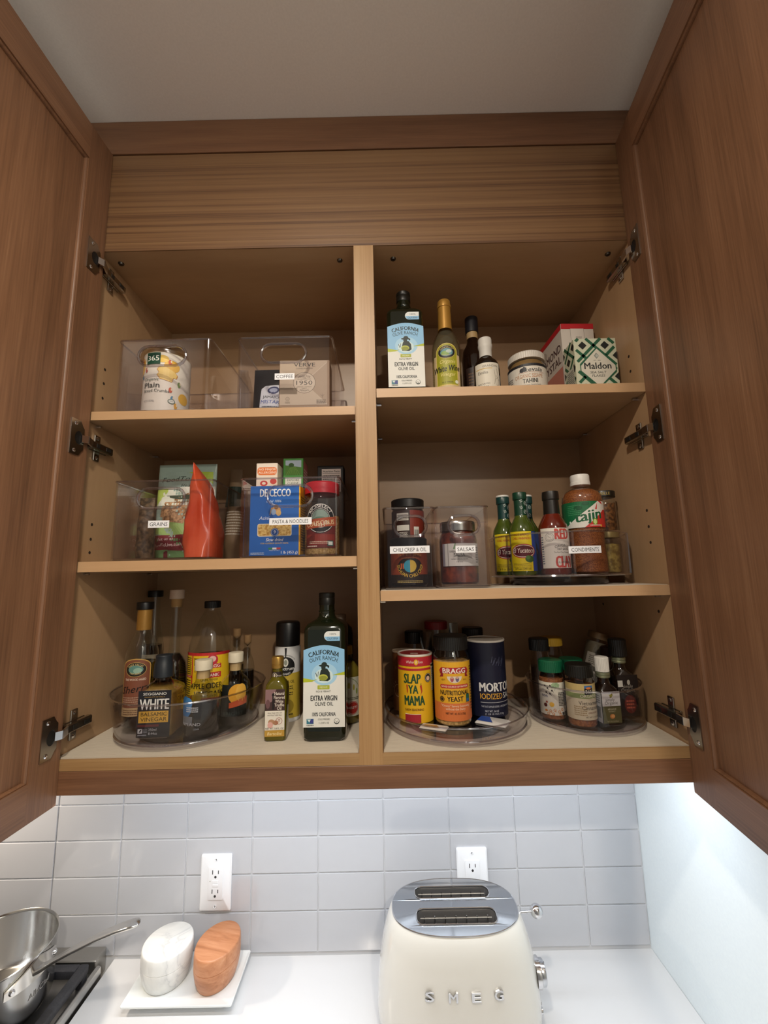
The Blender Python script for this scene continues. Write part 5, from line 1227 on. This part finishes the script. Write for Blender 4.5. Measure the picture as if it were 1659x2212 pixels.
B().tube([Vector((p[0], p[1], .1872)) for p in out], .0012, 8, True).done('trim_ring', CHROME, o)
for cy, hw, hd in SL:
    q = slot(cy, hw, hd); b = B()
    zt = lambda u, v: .1872 + .0028 * max(0, 1 - (u / .1222) ** 2 - (v / .0728) ** 2)
    b.tube([Vector((u, v, zt(u, v) + .0008)) for u, v in q], .0011, 8, True); b.done('slot_rim', CHROME, o)
    b = B(); b.loft([[Vector((u * .985, cy + (v - cy) * .94, zt(u, v) - .0004)) for u, v in q], [Vector((u * .985, cy + (v - cy) * .94, .065)) for u, v in q]], 0, False, True)
    b.done('slot_well', M('#6f6c69', .35, .5), o, fix=False)
    b = B()
    for s in (-1, 1):
        y = cy + s * .0085
        for z in (.180, .166, .140): b.tube([(-hw * .90, y, z), (hw * .90, y, z)], .0011 if z > .17 else .0008, 6)
        for k in range(7): x = -hw * .8 + hw * 1.6 * k / 6; b.tube([(x, y, .075), (x, y, .1835)], .0008, 6)
    b.done('guide_wires', STEEL, o)
for ch, x in (('S', -.0605), ('M', -.0200), ('E', .0200), ('G', .0595)):
    vv, ff = text_mesh(ch, 0); x0 = min(p[0] for p in vv); x1 = max(p[0] for p in vv); k = .0128 / CAP; kx = .0150 / (x1 - x0)
    b = B(); P2 = [(((p[0] - (x0 + x1) / 2) * kx), p[1] * k) for p in vv]
    cnt = {}
    for f_ in ff:
        for i in range(len(f_)): e = tuple(sorted((f_[i], f_[(i + 1) % len(f_)]))); cnt[e] = cnt.get(e, 0) + 1
    for n_, (du_, dv_) in enumerate(((0, 0), (-.00055, 0), (.00055, 0), (0, .0004), (0, -.0004))):
        A = [b.bm.verts.new((p[0] + du_, n_ * .00006, p[1] + dv_)) for p in P2]; D = [b.bm.verts.new((p[0] + du_, -.0035 + n_ * .00006, p[1] + dv_)) for p in P2]
        for f_ in ff: b.face([A[i] for i in f_]); b.face([D[i] for i in reversed(f_)])
        for (i, j), c_ in cnt.items():
            if c_ == 1: b.face([A[i], A[j], D[j], D[i]])
    w = b.done('letter', CHROME, o, smooth=False); w.location = (x, -.0926 + .0035 * (x / .06) ** 2, .1045); w.rotation_euler = (math.radians(-7), 0, x * .5)
lv = B().tube([(.125, 0, .172), (.150, 0, .1735), (.1595, 0, .1738)], .0022, 10); lv.done('lever_stem', CHROME, o)
b = B(); b.lathe([(  .0122 * math.sin(PI * i / 14), .1740 - .0122 * math.cos(PI * i / 14)) for i in range(15)], 24, 0, .1615, 0); b.done('lever_ball', CHROME, o)
dn = sub('dial', o, (.1475, -.022, .088), (0, PI / 2, 0))
B().lathe([(0, -.004), (.0225, -.004), (.0230, 0), (.0230, .004), (.0215, .005), (0, .005)], 40).done('bezel', CHROME, dn)
B().lathe([(0, .0045), (.0195, .0045), (.0200, .006), (.0195, .0125), (.0175, .0140), (0, .0145)], 40).done('knob', M('#c6c9cd', .18, 1.0), dn)
B().box(-.017, -.006, -.001, .001, .0140, .0150).done('pointer', M('#3a3a3c', .5), dn)
for k, y in enumerate((-.034, -.020, -.006)):
    w = B().lathe([(0, 0), (.0052, 0), (.0054, .001), (.005, .004), (0, .0045)], 16).done('button', CHROME, o); w.location = (.1510 - .0022 * abs(k - 2), y, .036); w.rotation_euler = (0, PI / 2, 0)

# plate and the two oval boxes
PORC = M('#dfe3e4', .18, 0, .6)
o = thing('serving_plate', 'thin white rectangular plate under the two oval boxes', 'plate', (.1510, .2320, CT))
b = B(); S = [(.088, .044, 0), (.090, .046, .010), (.1085, .0600, .0150), (.1085, .0600, .0178), (.1065, .0582, .0178), (.1040, .0560, .0164)]
b.loft([rr(a, d, .004, z, 4) for a, d, z in S]); b.done('plate', PORC, o, ang=50)
MARB, nt, N, K, bs = nodes('veined_marble')
tc = N.new('ShaderNodeTexCoord'); n1 = N.new('ShaderNodeTexNoise'); n1.inputs['Scale'].default_value = 9; n1.inputs['Detail'].default_value = 4; n1.inputs['Distortion'].default_value = 1.2
K.new(tc.outputs['Object'], n1.inputs['Vector']); r_ = ramp(N, [(.40, '#dcdcd9'), (.49, '#d0d0ce'), (.503, '#c2c3c3'), (.516, '#d2d2d0'), (.60, '#dededb')]); K.new(n1.outputs[0], r_.inputs[0]); K.new(r_.outputs[0], bs.inputs['Base Color']); bs.inputs['Roughness'].default_value = .35
OLIVEW = wood('olive_wood', [(.25, '#8c5836'), (.42, '#ad724c'), (.58, '#bc825c'), (.75, '#c8946e')], 0, 5, 42, 300, .4, .2, .02, 1.0)
def oval(name, label, x, y, a, d, rz, mat, h=.066):
    o = thing(name, label, 'box', (x, y, CT + .0166), rz)
    sec = lambda q, z: [Vector((q * a * math.cos(2 * PI * i / 56), q * d * math.sin(2 * PI * i / 56), z)) for i in range(56)]
    B().loft([sec(.80, 0), sec(.83, .0015), sec(.93, h * .22), sec(.985, h * .42), sec(1.0, h * .56), sec(.999, h * .585), sec(.985, h * .59)]).done('base', mat, o, ang=50)
    B().loft([sec(.985, h * .593), sec(1.0, h * .60), sec(1.0, h * .80), sec(.985, h * .95), sec(.965, h * .985), sec(.93, h)]).done('lid', mat, o, ang=40)
    return o
oval('marble_box', 'white grey-veined marble oval box with a lid, on the plate', .1010, .2360, .0500, .0510, 0, MARB)
oval('wooden_box', 'orange-brown olive wood oval box with a lid, on the plate', .2070, .2345, .0430, .0530, -12, OLIVEW)

# gas range at the left, saucepan on it
o = thing('gas_range', 'steel gas range top with black grates at the left edge of the worktop', 'range', (0, 0, CT))
RS = M('#b9b7b2', .28, 1.0)
B().box(-.82, -.064, -.345, .262, -.06, .004, .002).done('cooktop', M('#8f8c88', .3, .9), o)
B().box(-.84, -.0665, .2625, .2995, -.02, .026, .002).done('rear_trim', RS, o, label='raised steel strip along the wall')
b = B(); b.loft([[Vector((x, -.345, z)), Vector((x, .2615, z))][::1] + [Vector((x2, .2615, z2)), Vector((x2, -.345, z2))] for x, z, x2, z2 in ((-.064, -.01, -.052, -.01), (-.064, .0165, -.054, .0165), (-.062, .0180, -.057, .0180))]); b.done('side_trim', STEEL, o, label='bright rounded steel edge')
IRON = speckle('cast_iron', '#26262a', '#303034', 300, .5, .15)
def grate(cx, cy, w, d):
    g = sub('grate', o, (cx, cy, .004)); z0, z1 = .020, .036
    for x in (-w / 2, w / 2 - .018): B().box(x, x + .018, -d / 2, d / 2, z0, z1, .003, seg=2).done('bar', IRON, g)
    for y in (-d / 2, -.009, d / 2 - .018): B().box(-w / 2 + .018, w / 2 - .018, y, y + .018, z0, z1, .003, seg=2).done('bar', IRON, g)
    for x in (-w / 6, w / 6): B().box(x - .006, x + .006, -d / 2 + .018, d / 2 - .018, z0 + .002, z1 + .001, .002).done('bar', IRON, g)
    for x in (-w / 2 + .002, w / 2 - .016):
        for y in (-d / 2 + .002, d / 2 - .016): B().box(x, x + .014, y, y + .014, 0, z0 + .001, .001).done('foot', IRON, g)
grate(-.190, .095, .250, .290); grate(-.190, -.200, .250, .290); grate(-.450, .095, .250, .290)
B().lathe([(0, .004), (.040, .004), (.042, .008), (.036, .016), (0, .018)], 36, 0, -.19, .10).done('burner', M('#1a1a1c', .5), o)

o = thing('saucepan', 'steel saucepan with a long riveted handle on the gas range', 'saucepan', (-.1900, .1440, CT + .0411))
PIN = speckle('brushed_steel', '#a8a49c', '#b8b4ac', 6, .3, 0, metal=1)
POUT = M('#d2d0cc', .16, 1.0)
R0, H0 = .0985, .102
B().lathe([(0, 0), (R0 - .006, 0), (R0 - .001, .004), (R0, .010), (R0, H0 - .003), (R0 + .0018, H0), (R0 + .0010, H0 + .0008), (R0 - .0012, H0 - .001), (R0 - .0026, H0 - .004), (R0 - .0026, .012), (R0 - .008, .004), (0, .004)], 80).done('pan', POUT, o, fix=True)
ha = math.radians(-8); hx, hy = math.cos(ha), math.sin(ha)
Pn = lambda r, z, s=0: Vector((hx * r - hy * s, hy * r + hx * s, z))
b = B(); prof = [(.100, .078, .012, .007), (.112, .084, .010, .006), (.135, .098, .0095, .005), (.17, .117, .011, .005), (.22, .142, .0125, .0055), (.262, .160, .013, .006), (.285, .168, .0128, .006), (.294, .1702, .0115, .0054), (.2995, .171, .0085, .004), (.302, .1712, .0040, .002)]
rings = []
for r, z, w, t in prof:
    rg = []
    for i in range(20):
        a = 2 * PI * i / 20; c_, s_ = math.cos(a), math.sin(a)
        dz = t * s_ - (.0045 * (1 - abs(c_) ** 2) if s_ > 0 else 0)
        rg.append(Pn(r - .3 * t * s_, z + dz, w * c_))
    rings.append(rg)
b.loft(rings); hd = b.done('handle', POUT, o, label='long grooved steel handle', ang=60)
b = B(); rings = []
for k in range(25):
    a = ha + math.radians(-30 + 60 * k / 24); zz = .072 + .010 * (1 - abs(k - 12) / 12); hh = .007 + .012 * (1 - abs(k - 12) / 12)
    rings.append([Vector((q * math.cos(a), q * math.sin(a), z)) for q, z in ((R0 + .0004, zz - hh), (R0 + .0030, zz - hh + .001), (R0 + .0030, zz + hh - .001), (R0 + .0004, zz + hh))])
b.loft(rings); b.done('mount', POUT, o, label='curved handle mount')
for s in (-24, 24):
    a = ha + math.radians(s); w = B().lathe([(0, .0045), (.0028, .004), (.0045, .002), (.0048, 0)], 18).done('rivet', CHROME, o)
    w.location = ((R0 + .0030) * math.cos(a), (R0 + .0030) * math.sin(a), .074); w.rotation_euler = (0, PI / 2, a)
l = L().txt('All-Clad', 0, 36, 9, '#8c8a86', w=46, b=.0)
fpan = cyl(R0 + .0003, 0)
def rotp(u, v, q):
    p = fpan(u, v, q); a = ha + PI / 2 + math.radians(6); return Vector((p.x * math.cos(a) - p.y * math.sin(a), p.x * math.sin(a) + p.y * math.cos(a), p.z))
l.make(o, rotp, du=4, nb=0, base=.1)
